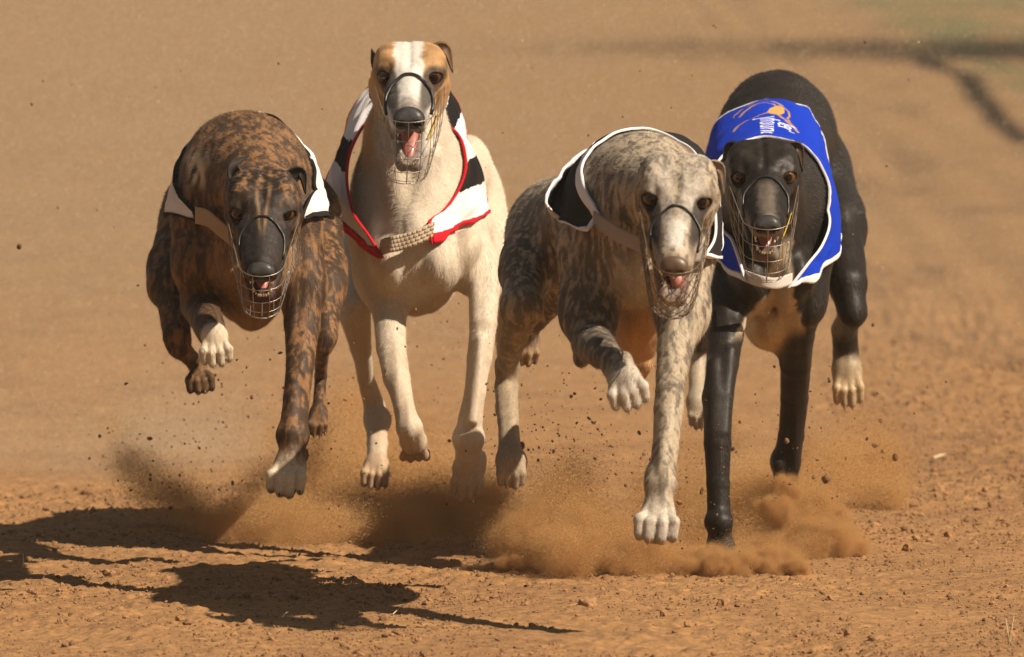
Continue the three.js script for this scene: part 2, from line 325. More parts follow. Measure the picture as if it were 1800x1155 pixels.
const clawMat = new THREE.MeshPhysicalMaterial({ name: 'pale claw', color: new THREE.Color(0.42, 0.24, 0.13), roughness: 0.4, clearcoat: 0.3 });
const darkClawMat = new THREE.MeshPhysicalMaterial({ name: 'dark claw', color: new THREE.Color(0.09, 0.06, 0.045), roughness: 0.4, clearcoat: 0.3 });
const eyeMat = new THREE.MeshPhysicalMaterial({ name: 'eye', vertexColors: true, roughness: 0.2, specularIntensity: 0.4, clearcoat: 0.6, clearcoatRoughness: 0.03 });

function taper(pts, radii, radial = 8) {
  const curve = new THREE.CatmullRomCurve3(pts, false, 'centripetal'), n = (pts.length - 1) * 4, g = new THREE.TubeGeometry(curve, n, 1, radial, false), p = g.attributes.position;
  for (let i = 0; i <= n; i++) {
    const t = i / n, f = t * (radii.length - 1), k = Math.min(Math.floor(f), radii.length - 2), r = lerp(radii[k], radii[k + 1], f - k), c = curve.getPointAt(t);
    for (let j = 0; j <= radial; j++) { const q = i * (radial + 1) + j; p.setXYZ(q, c.x + (p.getX(q) - c.x) * r, c.y + (p.getY(q) - c.y) * r, c.z + (p.getZ(q) - c.z) * r); }
  }
  g.computeVertexNormals();
  return g;
}
function eyeball(r, iris) {
  const g = new THREE.SphereGeometry(r, 40, 30); g.rotateX(Math.PI / 2);            // pole towards +z
  const p = g.attributes.position, c = new Float32Array(p.count * 3);
  for (let i = 0; i < p.count; i++) {
    const a = Math.acos(clamp(p.getZ(i) / r, -1, 1)) * 57.3, ray = 0.85 + 0.3 * noise(p.getX(i) * 900, p.getY(i) * 900, 1);
    const q = a < 29 ? [0.004, 0.003, 0.003] : a < 50 ? iris.map((k) => k * ray * (a > 44 ? 0.5 : 1)) : a < 64 ? [0.014, 0.009, 0.007] : [0.05, 0.032, 0.026];
    c.set(q, i * 3);
  }
  g.setAttribute('color', new THREE.BufferAttribute(c, 3));
  return g;
}

const hairGeometry = (() => { const g = new THREE.BufferGeometry(); g.setAttribute('position', new THREE.Float32BufferAttribute([1, 0, 0, -1, 0, 0, 0, 0, 1], 3)); g.setAttribute('normal', new THREE.Float32BufferAttribute([0, 1, 0, 0, 1, 0, 0, 1, 0], 3)); return g; })();
const hairMat = new THREE.MeshStandardMaterial({ name: 'hair', color: new THREE.Color(1, 1, 1), roughness: 0.6 });

class Dog {
  constructor(label, D0) {
    this.D0 = D0; this.f = new Field(); this.root = new THREE.Group(); this.root.name = numbered('greyhound');
    tag(this.root, label, 'dog'); this.claws = [];
  }
  J(px, py, dz = 0) { return at(px, py, this.D0 + dz); }
  r(px, dz = 0) { return px * mpp(this.D0 + dz); }
  cap(a, b, o) { return this.f.cap(this.J(...a), this.J(...b), this.r(a[3], a[2]), this.r(b[3], b[2]), { ...this.coat, ...o }); }
  ell(c, rx, ry, rz, o) { return this.f.ell(this.J(...c), this.r(rx, c[2]), this.r(ry, c[2]), rz, { ...this.coat, ...o }); }
  chain(pts, o) { for (let i = 0; i < pts.length - 1; i++) this.cap(pts[i], pts[i + 1], { ...o, k: i ? 0.004 : o.k }); }
  use(c, s) { this.coat = { c, s }; return this; }
  // paw: wrist at a (pixels and depth), toes towards dir, knuckles towards up; w and l in pixels
  paw(a, dir, up, w, l, o = {}) {
    const f = this.f, B = this.J(...a), m = mpp(this.D0 + a[2]), W = w * m, L = l * m * 0.9;
    const t = V(...dir).normalize(), n = V(...up).addScaledVector(t, -V(...up).dot(t)).normalize(), s = t.clone().cross(n);
    const Q = (x, y, z) => B.clone().addScaledVector(t, x).addScaledVector(n, y).addScaledVector(s, z);
    const c = { ...this.coat, ...o.coat };
    f.group(o.k ?? 0.016);
    f.cap(Q(0, 0, 0), Q(L * 0.38, 0, 0), o.r0 ? o.r0 * m : W * 0.30, W * 0.34, { k: 0.012, q: 1.35, qd: n, ...c });
    f.ell(Q(L * 0.55, -W * 0.20, 0), L * 0.22, W * 0.14, W * 0.26, { basis: new THREE.Matrix4().makeBasis(t, n, s), k: 0.006, ...c, c: o.pad ?? [0.05, 0.035, 0.028], s: 0 });
    const curl = o.curl ?? 0.18, spread = o.spread ?? 1;
    [-0.345, -0.118, 0.118, 0.345].forEach((off, i) => {
      const len = (i === 0 || i === 3 ? 0.80 : 0.93) * L, z = off * W * spread, z2 = off * W * spread * 0.97;
      f.cap(Q(L * 0.12, W * 0.10, z * 0.70), Q(len * 0.56, W * 0.20, z), W * 0.105, W * 0.126, { k: 0.0025, ...c });
      f.cap(Q(len * 0.56, W * 0.20, z), Q(len * 0.86, W * (0.20 - curl), z2), W * 0.126, W * 0.118, { k: 0.0025, ...c });
      f.ell(Q(len * 0.84, -W * 0.09, z2), W * 0.13, W * 0.09, W * 0.105, { basis: new THREE.Matrix4().makeBasis(t, n, s), k: 0.003, ...c, c: o.pad ?? [0.05, 0.035, 0.028], s: 0 });
      const c0 = Q(len * 0.86, W * (0.26 - curl), z2), c1 = Q(len * 0.95, W * (0.22 - curl), z2 * 1.01), c2 = Q(len * 1.01, W * (0.11 - curl), z2 * 1.02);
      if (!o.noClaws) this.claws.push([[c0, c1, c2], [W * 0.046, W * 0.042, W * 0.014], o.claw]);
    });
    return this;
  }
  // head: place of the point between the eyes, turn, size, mouth
  head(px, py, dz, pitch, yaw, roll, size, o) {
    const M = new THREE.Matrix4().makeRotationFromEuler(new THREE.Euler(pitch, yaw, roll, 'YXZ')).scale(V(size, size, size)).setPosition(this.J(px, py, dz));
    this.axisX = this.J(px, py, dz).x; this.HM = M; this.HI = M.clone().invert(); this.hs = size; this.ho = o;
    const H = (x, y, z) => V(x, y, z).applyMatrix4(M), f = this.f, S = size, rot = new THREE.Matrix4().extractRotation(M), c = this.coat;
    const cap = (a, b, ra, rb, k = 0.012, x) => f.cap(H(...a), H(...b), ra * S, rb * S, { k: k * S, ...c, ...x });
    const ell = (p, rx, ry, rz, k = 0.012, x) => f.ell(H(...p), rx * S, ry * S, rz * S, { basis: rot, k: k * S, ...c, ...x });
    const I = this.HI.elements, mark = o.lines;
    // a furrow down the forehead, creases over the eyes, folds at the cheek
    this.creases = (x, y, z) => {
      const X = (I[0] * x + I[4] * y + I[8] * z + I[12]), Y = (I[1] * x + I[5] * y + I[9] * z + I[13]), Z = (I[2] * x + I[6] * y + I[10] * z + I[14]);
      if (Z < -0.13 || Math.abs(X) > 0.08 || Math.abs(Y) > 0.1) return 0;
      let e = 0.0022 * Math.exp(-X * X / 0.00003) * smooth(0.03, 0.0, Z) * smooth(0.0, 0.01, Y);
      e += 0.0010 * Math.sin((Z * 1.6 - Y * 0.4 + 0.25 * X * X * 60 + 0.004 * noise(X * 50, Y * 50, Z * 50)) * 420) * smooth(0.012, 0.02, Y) * smooth(-0.09, -0.06, Z) * smooth(-0.005, -0.02, Z) * (mark ?? 0);
      e += 0.0012 * Math.exp(-Math.pow((Math.abs(X) - 0.030 - 0.10 * (0.03 - Z)) / 0.0035, 2)) * smooth(-0.012, -0.02, Y) * smooth(0.06, 0.03, Z) * smooth(-0.02, 0.0, Z);
      e += 0.0007 * noise(X * 120, Y * 120, Z * 120);
      return e;
    };
    f.group(o.neckBlend ?? 0.035);
    ell([0, 0.002, -0.046], 0.046, 0.0285, 0.059, 0.02);
    cap([-0.018, 0.007, -0.062], [0.018, 0.007, -0.062], 0.0215, 0.0215, 0.02);
    const wide = o.wide ?? 1;
    for (const s of [-1, 1]) {
      ell([s * 0.031 * wide, 0.001, -0.048], 0.0205, 0.027, 0.047, 0.014);                    // temples
      cap([s * 0.0165, 0.0125, -0.004], [s * 0.032, 0.0145, -0.026], 0.0125, 0.0150, 0.010);   // brow
      cap([s * 0.039, 0.0095, -0.010], [s * 0.0455 * wide, -0.003, -0.030], 0.0070, 0.0090, 0.010); // outer rim of the orbit
      cap([s * 0.033, -0.0155, 0.004], [s * 0.0435 * wide, -0.020, -0.038], 0.0090, 0.0125, 0.010);   // cheekbone
      ell([s * 0.0355 * wide, -0.036, -0.046], 0.0185, 0.034, 0.040, 0.016);                 // cheek muscle
      cap([s * 0.0165, -0.012, 0.012], [s * 0.0120, -0.022, 0.118], 0.0225, 0.0140, 0.010);   // sides of the muzzle
      cap([s * 0.0215, -0.034, 0.010], [s * 0.0140, -0.036, 0.112], 0.0160, 0.0098, 0.008);  // lips
    }
    cap([0, 0.003, -0.012], [0, -0.013, 0.122], 0.0195, 0.0150, 0.012);                      // bridge
    ell([0, -0.023, 0.126], 0.0165, 0.0160, 0.013, 0.008);                                   // under the nose
    // lower jaw, hinged below the ears
    const open = o.open, ca = Math.cos(open), sa = Math.sin(open), jaw = (x, y, z) => { const yy = y + 0.03, zz = z + 0.04; return [x, -0.03 + yy * ca - zz * sa, -0.04 + yy * sa + zz * ca]; };
    this.jaw = jaw;
    f.group(0.010 * S);
    for (const s of [-1, 1]) cap(jaw(s * 0.031, -0.044, -0.03), jaw(s * 0.0095, -0.041, 0.100), 0.0145, 0.0085, 0.008);
    cap(jaw(0, -0.052, -0.02), jaw(0, -0.049, 0.085), 0.015, 0.0075, 0.010);
    cap(jaw(-0.009, -0.041, 0.1), jaw(0.009, -0.041, 0.1), 0.0092, 0.0092, 0.008);
    // eyelids: a thin hood over each eye with an almond opening that looks a little outwards
    for (const s of [-1, 1]) {
      const out = new THREE.Matrix4().extractRotation(M).multiply(new THREE.Matrix4().makeRotationY(s * 0.30)).multiply(new THREE.Matrix4().makeRotationZ(s * 0.05));
      const c = H(s * 0.0338, 0.0005, -0.0055);
      f.group(0.0075 * S); f.ell(c, 0.0146 * S, 0.0142 * S, 0.0146 * S, { basis: out, k: 0.004, c: [0.025, 0.018, 0.015], s: 0 });
      f.ell(c.clone().add(V(0, 0, 0.012 * S).applyMatrix4(out)), 0.0126 * S, 0.0087 * S * (o.lid ?? 1), 0.02 * S, { basis: out, k: 0.0022 * S, sub: true });
    }
    return this;
  }
  headLocal(x, y, z) { return V(x, y, z).applyMatrix4(this.HI); }
  // eyes, nose, mouth, ears, muzzle
  face(o) {
    const H = (x, y, z) => V(x, y, z).applyMatrix4(this.HM), S = this.hs, root = this.root, rot = new THREE.Quaternion().setFromRotationMatrix(new THREE.Matrix4().extractRotation(this.HM)), jaw = this.jaw;
    for (const s of [-1, 1]) {
      const e = mesh('eye', eyeball(0.0124 * S, o.iris), eyeMat, root); e.position.copy(H(s * 0.0338, 0.0005, -0.0055)); e.quaternion.copy(rot).multiply(new THREE.Quaternion().setFromEuler(new THREE.Euler((o.look ?? -0.1), s * 0.16, 0)));
    }
    // nose with two nostrils
    const nf = new Field(); nf.group(0.001);
    nf.ell(V(0, 0.001, 0), 0.0185, 0.0135, 0.0125, { k: 0.005, c: [1, 1, 1] }); nf.ell(V(0.0085, -0.003, 0.003), 0.0105, 0.0105, 0.0105, { k: 0.006, c: [1, 1, 1] }); nf.ell(V(-0.0085, -0.003, 0.003), 0.0105, 0.0105, 0.0105, { k: 0.006, c: [1, 1, 1] });
    nf.cap(V(0, -0.004, 0.006), V(0, -0.013, 0.002), 0.005, 0.004, { k: 0.004, c: [1, 1, 1] });
    for (const s of [-1, 1]) { nf.ell(V(s * 0.0082, -0.0035, 0.0135), 0.0042, 0.0036, 0.0065, { k: 0.003, sub: true, e: [0, 0, s * 0.5] }); nf.ell(V(s * 0.0135, -0.006, 0.0105), 0.0038, 0.0018, 0.006, { k: 0.002, sub: true, e: [0, 0, s * -0.4] }); }
    const nose = mesh('nose', nf.mesh(0.0011, () => [1, 1, 1], 12), o.nose ?? noseMat, root);
    nose.position.copy(H(0, -0.0165, 0.134)); nose.quaternion.copy(rot); nose.scale.setScalar(S * (o.noseSize ?? 0.98));
    // tongue, inside of the mouth, teeth
    const tp = [jaw(0, -0.038, -0.005), jaw(0, -0.031, 0.045), jaw(o.tongueSide ?? 0, -0.033, 0.078), jaw((o.tongueSide ?? 0) * 1.6, o.tongueDrop ?? -0.037, o.tongueTip ?? 0.088)].map((p) => H(...p));
    const tg = taper(tp, [0.0145 * S, 0.0140 * S, 0.0120 * S, 0.0075 * S], 14), up = V(0, 1, 0).applyQuaternion(rot), tc = new THREE.CatmullRomCurve3(tp, false, 'centripetal');
    const ta = tg.attributes.position; for (let i = 0; i < ta.count; i++) { const c = tc.getPointAt(clamp(Math.floor(i / 15) / 12, 0, 1)), d = V(ta.getX(i), ta.getY(i), ta.getZ(i)).sub(c), e = d.dot(up); d.addScaledVector(up, -e * 0.68); c.add(d); ta.setXYZ(i, c.x, c.y, c.z); }
    tg.computeVertexNormals(); mesh('tongue', tg, tongueMat, root);
    const mp = [H(0, -0.036, -0.03), H(0, -0.042, 0.03)]; mesh('mouth_lining', taper(mp, [0.030 * S, 0.026 * S], 14), gumMat, root);
    const palate = new THREE.SphereGeometry(1, 20, 14); palate.scale(0.021 * S, 0.008 * S, 0.052 * S); const pm = mesh('palate', palate, gumMat, root); pm.position.copy(H(0, -0.0405, 0.062)); pm.quaternion.copy(rot);
    const tooth = (a, b, r) => mesh('tooth', taper([H(...a), H(...a.map((v, i) => lerp(v, b[i], 0.55))), H(...b)], [r * S, r * 0.75 * S, r * 0.15 * S], 7), toothMat, root);
    for (const s of [-1, 1]) {
      tooth([s * 0.0155, -0.037, 0.110], [s * 0.0160, -0.053, 0.108], 0.0029);
      tooth(jaw(s * 0.0115, -0.033, 0.100), jaw(s * 0.0128, -0.020, 0.103), 0.0028);
      for (let i = 0; i < 3; i++) tooth(jaw(s * (0.0022 + i * 0.0032), -0.033, 0.108 - i * i * 0.0008), jaw(s * (0.0022 + i * 0.0032), -0.027, 0.109 - i * i * 0.0008), 0.0017);
      for (let i = 0; i < 4; i++) { tooth([s * (0.0185 + i * 0.002), -0.040, 0.09 - i * 0.018], [s * (0.019 + i * 0.002), -0.0465, 0.089 - i * 0.018], 0.0026); tooth(jaw(s * (0.013 + i * 0.003), -0.035, 0.082 - i * 0.018), jaw(s * (0.0135 + i * 0.003), -0.029, 0.081 - i * 0.018), 0.0025); }
    }
    // ears: base, bend and tip in head coordinates
    for (const e of o.ears) {
      const b = H(...e.base), m = H(...e.mid), t = H(...e.tip), open = V(...e.open).applyQuaternion(rot).normalize();
      const curve = new THREE.CatmullRomCurve3([b, m, t], false, 'centripetal');
      const fn = (u, v) => {
        const c = curve.getPoint(v), tan = curve.getTangent(v), side = tan.clone().cross(open).normalize(), n = side.clone().cross(tan).normalize();
        const w = e.w * S * (v < 0.3 ? lerp(0.9, 1, v / 0.3) : Math.pow(1 - (v - 0.3) / 0.7, 0.85)) + 0.0010, a = u * (e.roll ?? 1.0) * (1 - 0.35 * v);
        return c.addScaledVector(side, Math.sin(a) * w).addScaledVector(n, (1 - Math.cos(a)) * w * 1.3 * (e.cup ?? 1) - w * 0.3);
      };
      const g = shell(fn, -1, 1, 0, 1, 14, 14, -0.0013 * S, 0.0013 * S, (u, v) => [u * 0.02, v * 0.05]), p = g.attributes.position, col = new Float32Array(p.count * 3), half = p.count / 2;
      for (let i = 0; i < p.count; i++) { const n = 0.85 + 0.5 * noise(p.getX(i) * 190, p.getY(i) * 190, p.getZ(i) * 190), q = i < half ? e.inside ?? e.c : e.c; col.set(q.map((k) => k * n), i * 3); }
      g.setAttribute('color', new THREE.BufferAttribute(col, 3));
      mesh('ear', g, this.fur, root);
    }
    this.muzzle(o.muzzle || {}, H, rot, S);
  }
  muzzle(o, H, rot, S) {
    const m = new THREE.Group(); m.name = 'wire_muzzle'; this.root.add(m);
    const mat = o.mat ?? wireMat, R = (o.wire ?? 0.00085), deep = o.deep ?? 0.092, tilt = o.tilt ?? 0, sway = o.sway ?? 0;
    // basket surface: a from -1 (one cheek) over the front to 1, v from the upper rim down
    const R0 = (o.front ?? 0.036), rim = (a) => {                 // outline of the rim seen from above: two straight sides and a round front
      const t = Math.abs(a), s = Math.sign(a) || 1;
      if (t < 0.45) { const th = t / 0.45 * 1.5; return [s * R0 * Math.sin(th), 0.114 + (R0 + 0.006) * Math.cos(th)]; }
      const k = (t - 0.45) / 0.55; return [s * lerp(R0 * 0.997, 0.050, k), lerp(0.117, 0.0, k)];
    };
    const B = (a, v) => {
      const [x, z] = rim(a), drop = Math.sin(v * Math.PI / 2), shrink = 1 - 0.32 * Math.pow(v, 2.2), back = Math.abs(a) > 0.45 ? (Math.abs(a) - 0.45) / 0.55 : 0;
      return H(x * shrink + sway * v, -0.016 + 0.004 * back - deep * drop * (1 - 0.12 * back) - tilt * (z - 0.1), lerp(z, 0.07, 0.22 * Math.pow(v, 2)) + 0.012 * back * v);
    };
    const line = (fn, n = 22, r = R) => { const pts = []; for (let i = 0; i <= n; i++) pts.push(fn(i / n)); return tube(pts, r, n, 5); };
    const wires = [], rows = o.rows ?? 5, cols = o.cols ?? 12;
    for (let i = 0; i <= rows; i++) wires.push(line((t) => B(t * 2 - 1, i / rows * 0.97), 30, i === 0 || i === rows ? R * 1.25 : R));
    if (o.diamond) for (let s = -1; s <= 1; s += 2) for (let i = -6; i < cols + 6; i++) { const a0 = -1 + 2 * i / cols; const pts = []; for (let k = 0; k <= 22; k++) { const a = a0 + s * k / 22 * 0.75 * 1.1; if (Math.abs(a) <= 1) pts.push(B(a + 0.012 * Math.sin(k * 2.1 + i), k / 22 * 0.97)); } if (pts.length > 3) wires.push(tube(pts, R, pts.length * 2, 4)); }
    else for (let i = 0; i <= cols; i++) wires.push(line((t) => B(-1 + 2 * i / cols, t * 0.97), 16));
    for (let i = -1; i <= 1; i++) wires.push(line((t) => { const p = B(-1, 0.97).lerp(B(1, 0.97), 0.5 + i * 0.2), q = B(i * 0.25, 0.97); return p.lerp(q, t); }, 5));  // floor of the basket
    const basket = mesh('basket', mergeGeometries(wires), mat, m);
    basket.userData.label = 'thin wire cage over the nose and jaw';
    // rubber band over the bridge of the nose
    const arch = []; for (let i = 0; i <= 24; i++) {
      const a = Math.PI * (i / 24 * 1.16 - 0.08), up = Math.max(0, Math.sin(a)), z = lerp(0.082, o.bandZ ?? 0.036, Math.pow(up, 0.7)), c = [0, -0.020 + 0.004 * up, z];
      let r = 0.012; for (let k = 0; k < 40; k++) { const p = H(c[0] - Math.cos(a) * r, c[1] + Math.sin(a) * r, c[2]), q = this.f.dist(p.x, p.y, p.z); if (q > (o.bandR ?? 0.0018) * 0.8) break; r += 0.0012; }
      arch.push(H(c[0] - Math.cos(a) * r, c[1] + Math.sin(a) * r, c[2]));
    }
    mesh('noseband', tube(arch, (o.bandR ?? 0.0018) * S, 60, 8), rubberMat, m);
    // side wires from the rim back to the cheeks, and the webbing that holds the muzzle on
    for (const s of [-1, 1]) {
      const arm = []; for (let i = 0; i <= 6; i++) { const t = i / 6, p = B(s * 0.62, 0); arm.push(p.lerp(arch[s < 0 ? 0 : 24], t)); }
      mesh('band_link', tube(arm, R * 0.9, 12, 5), mat, m);
      const st = []; for (let i = 0; i <= 10; i++) { const t = i / 10; st.push(this.f.push(H(s * lerp(0.022, 0.046, Math.sin(t * 1.5)), lerp(-0.082, -0.040, t), lerp(0.055, -0.045, t)), 0.002)); }
      const c = new THREE.CatmullRomCurve3(st); if (o.strap !== undefined && o.strap !== s && o.strap !== 0) continue;
      mesh('muzzle_strap', shell((u, v) => c.getPoint(u).addScaledVector(V(0, 0.9, 0.45).applyQuaternion(rot).normalize(), (v - 0.5) * 0.0045), 0.1, 0.62, 0, 1, 12, 2, -0.0006, 0.0006), yellowMat, m);
    }
  }
  finish(h, color) {
    this.claws.forEach(([pts, r, m]) => mesh('claw', taper(pts, r, 7), m ?? clawMat, this.root));
    const body = mesh('body', this.f.mesh(h, color), this.fur, this.root);
    // short lying hairs, thin blades that take the colour of the coat under them
    const g = body.geometry, ix = g.index.array, P = g.attributes.position.array, N = g.attributes.normal.array, C = g.attributes.color.array, r = rng(500 + this.D0 * 100), list = [], cols = [];
    const M = new THREE.Matrix4(), n = V(0, 0, 0), t = V(0, 0, 0), side = V(0, 0, 0), c = V(0, 0, 0), share = (this.hairs ?? 95000) / (ix.length / 3);
    for (let i = 0; i < ix.length; i += 3) {
      if (r() > share) continue;
      const k = ix[i] * 3, x = P[k], y = P[k + 1], z = P[k + 2], q = this.headLocal(x, y, z), head = q.z > -0.11 && Math.hypot(q.x, q.y) < 0.1;
      if (head && (q.z > 0.118 || Math.hypot(Math.abs(q.x) - 0.034, q.y) < 0.015 && q.z > -0.025 || q.y < -0.028 && Math.abs(q.x) < 0.021 && q.z > -0.04)) continue;
      n.set(N[k], N[k + 1], N[k + 2]);
      if (head) t.set(q.x * 5, 0.25, -1); else if (y < 0.52) t.set(0, -1, -0.15); else t.set((x - this.axisX) * 1.5, -0.45, -1);
      t.x += 0.5 * noise(x * 22, y * 16, z * 16); t.y += 0.5 * noise(x * 20 + 7, y * 20, z * 20);
      t.x += 0.16 * gauss(r); t.y += 0.16 * gauss(r); t.addScaledVector(n, -t.dot(n)).normalize().addScaledVector(n, 0.26 + 0.2 * r()).normalize();
      side.crossVectors(n, t).normalize(); c.crossVectors(t, side).addScaledVector(n, 0.6).normalize();
      const L = (head ? 0.0034 : y < 0.3 ? 0.0045 : 0.0075) * (0.6 + 0.7 * r()), w = 0.00026 * (0.7 + 0.7 * r()), j = ix[i + 1] * 3, e = 0.5 * r(), tone = 0.80 + 0.42 * r();
      M.set(side.x * w, c.x, t.x * L, lerp(x, P[j], e), side.y * w, c.y, t.y * L, lerp(y, P[j + 1], e), side.z * w, c.z, t.z * L, lerp(z, P[j + 2], e), 0, 0, 0, 1);
      list.push(M.clone()); cols.push(C[k] * tone, C[k + 1] * tone, C[k + 2] * tone);
    }
    const hm = shade(new THREE.InstancedMesh(hairGeometry, this.hairMat ?? hairMat, list.length)), tint = new THREE.Color();
    list.forEach((m, i) => { hm.setMatrixAt(i, m); hm.setColorAt(i, tint.setRGB(cols[i * 3], cols[i * 3 + 1], cols[i * 3 + 2])); });
    hm.name = 'coat_hair'; hm.userData.kind = 'stuff'; this.root.add(hm);
    scene.add(this.root);
    return body;
  }
}
// a curve through control points given as pixels and depth, evaluated at 0 to 1
function pixelCurve(dog, pts) { const c = new THREE.CatmullRomCurve3(pts.map((p) => dog.J(...p)), false, 'centripetal'); return (t) => c.getPoint(clamp(t, 0, 1)); }

// coat colours: vertical bands and flecks of a brindle coat
function brindle(x, y, z, s, dark, light, o = {}) {
  const w = noise(x * 26 + 9, y * 18, z * 18 + 4) * 1.3, f = o.f ?? 1;
  const band = noise(x * 64 * f + w, y * 15 * f + w * 1.4, z * 38 * f) * 0.75 + noise(x * 150 * f, y * 42 * f + w, z * 100 * f) * 0.75 + noise(x * 340, y * 100, z * 260) * 0.5;
  const t = smooth(-0.32, 0.38, band + (o.bias ?? 0));
  return mix3(light, mix3(light, dark, t), s);
}
// tendons along the legs, muscle under thin skin on the trunk
const limbLines = (x, y, z) => 0.0022 * noise(x * 70, y * 6, z * 9) * smooth(0.50, 0.42, y) + (0.0022 * noise(x * 26 + y * 8, y * 9, z * 22) + 0.0050 * (0.16 - Math.min(0.16, Math.abs(noise(x * 13 + y * 5 + 2.3, y * 7 - x * 3, z * 11)))) ) * smooth(0.36, 0.5, y) * smooth(0.95, 0.75, y);
const hair = (x, y, z, a = 0.16) => 1 + a * noise(x * 420, y * 130, z * 300) + a * 0.8 * noise(x * 900, y * 330, z * 700);
const mul = (c, k) => [c[0] * k, c[1] * k, c[2] * k];

const hounds = [];
// ---- brindle hound on the left
{
  const d = new Dog('dark tan brindle greyhound, white front paws, white jacket edged black, one front paw lifted', 17.3);
  const TAN = [0.25, 0.128, 0.055], SOCK = [0.66, 0.56, 0.42], BELLY = [0.34, 0.20, 0.095], DK = [0.024, 0.016, 0.012];
  d.fur = furMat();
  d.use(TAN, 1);
  const f = d.f;
  // trunk
  d.ell([432, 400, 0.27], 97, 160, 0.30, { k: 0.05 });
  d.ell([430, 300, 0.22], 94, 98, 0.24, { k: 0.05 });
  d.cap([433, 330, 0.4, 92], [440, 330, 0.72, 84], { k: 0.06 });
  d.ell([442, 350, 0.75], 112, 96, 0.19, { k: 0.06 });
  d.cap([430, 280, 0.14, 74], [455, 345, -0.10, 60], { k: 0.05 });
  d.ell([358, 335, 0.15], 44, 92, 0.11, { k: 0.035, e: [0, 0, -0.25] });
  d.ell([506, 335, 0.15], 44, 98, 0.11, { k: 0.035, e: [0, 0, 0.25] });
  d.cap([345, 375, 0.09, 44], [350, 470, 0.05, 46], { k: 0.03 });
  d.cap([520, 390, 0.07, 48], [532, 500, 0.05, 40], { k: 0.03 });
  d.use(BELLY, 0.25);
  d.ell([444, 480, 0.14], 56, 100, 0.14, { k: 0.035 });
  d.ell([404, 460, 0.05], 34, 60, 0.07, { k: 0.014, e: [0, 0, 0.2] }); d.ell([484, 462, 0.05], 34, 60, 0.07, { k: 0.014, e: [0, 0, -0.2] });
  d.use(TAN, 1);
  // hind legs, swung forward under the body
  f.group(0.03);
  d.cap([345, 370, 0.72, 62], [300, 500, 0.50, 42], { k: 0.03 });
  d.chain([[298, 460, 0.55, 37.2], [312, 590, 0.40, 24.2], [316, 612, 0.40, 17.7]], { k: 0.02 });
  d.chain([[314, 606, 0.40, 17.7], [344, 640, 0.60, 14.0], [350, 662, 0.52, 14.0]], { k: 0.015 });
  d.use([0.20, 0.11, 0.05], 0.6).paw([350, 655, 0.5, 0], [0.12, -0.8, 0.55], [0, 0.5, 0.8], 54, 50, { r0: 15, coat: {} });
  d.use(TAN, 1);
  f.group(0.03);
  d.cap([540, 370, 0.72, 60], [572, 500, 0.50, 38], { k: 0.03 });
  d.chain([[572, 470, 0.55, 33.5], [572, 590, 0.42, 20.5], [566, 610, 0.42, 15.8]], { k: 0.02 });
  d.chain([[567, 604, 0.42, 14.9], [563, 660, 0.62, 10.2], [560, 730, 0.56, 12.1]], { k: 0.015 });
  d.paw([560, 728, 0.56, 0], [-0.05, -0.9, 0.3], [0, 0.3, 0.9], 40, 52, { r0: 13 });
  // tail
  f.group(0.02);
  d.chain([[442, 350, 0.90, 13.0], [445, 440, 1.0, 9.3], [448, 520, 1.06, 6.5], [452, 560, 1.1, 3.7]], { k: 0.01 });
  // front leg held up, on the left
  f.group(0.022);
  d.chain([[350, 455, 0.05, 40.9], [352, 535, 0.08, 34.4], [372, 586, -0.10, 25.1]], { k: 0.02, c: [0.16, 0.085, 0.04] });
  d.use(SOCK, 0);
  d.paw([377, 592, -0.13, 0], [0.10, -0.97, 0.22], [0, 0.2, 1], 64, 66, { r0: 25, curl: 0.10, coat: {} });
  d.use(TAN, 1);
  // straight front leg, on the right
  f.group(0.025);
  d.chain([[532, 500, 0.04, 37.2], [531, 570, 0.02, 30.7], [527, 640, -0.03, 24.2], [521, 700, -0.07, 22.3], [516, 752, -0.10, 24.2], [513, 800, -0.12, 22.8], [510, 826, -0.13, 24.2]], { k: 0.018 });
  d.ell([549, 572, 0.07], 13, 22, 0.03, { k: 0.015 }); d.ell([514, 765, -0.115], 29, 22, 0.018, { k: 0.012 }); d.ell([536, 800, -0.07], 8, 13, 0.012, { k: 0.01 }); d.cap([520, 660, -0.07, 9], [512, 760, -0.125, 9], { k: 0.01 });
  d.use(SOCK, 0);
  d.paw([508, 822, -0.13, 0], [-0.12, -0.72, 0.62], [-0.05, 0.6, 0.75], 74, 74, { r0: 27, curl: 0.16, spread: 1.05, claw: darkClawMat, coat: {} });
  d.use(TAN, 1);
  d.head(462, 377, -0.24, 0.47, 0.0, 0.0, 1.04, { open: 0.30, neckBlend: 0.045, lines: 0.45 });
  f.wrinkle = (x, y, z) => d.creases(x, y, z) + 0.0008 * noise(x * 34, y * 12, z * 34) + 0.0004 * noise(x * 90, y * 13, z * 22) + limbLines(x, y, z);
  d.face({
    iris: [0.14, 0.052, 0.010], muzzle: { deep: 0.078, rows: 5, cols: 9, wire: 0.0006, front: 0.033, strap: -1 }, look: -0.25,
    ears: [
      { base: [-0.037, 0.011, -0.074], mid: [-0.044, 0.029, -0.090], tip: [-0.022, 0.029, -0.122], open: [-0.3, 0.4, 1], w: 0.0165, roll: 0.75, c: [0.09, 0.058, 0.036], inside: [0.03, 0.02, 0.016] },
      { base: [0.034, 0.013, -0.082], mid: [0.053, 0.020, -0.088], tip: [0.060, -0.011, -0.080], open: [0.4, 0.3, 1], w: 0.0150, roll: 0.8, c: [0.075, 0.05, 0.033], inside: [0.02, 0.014, 0.012] },
    ],
  });
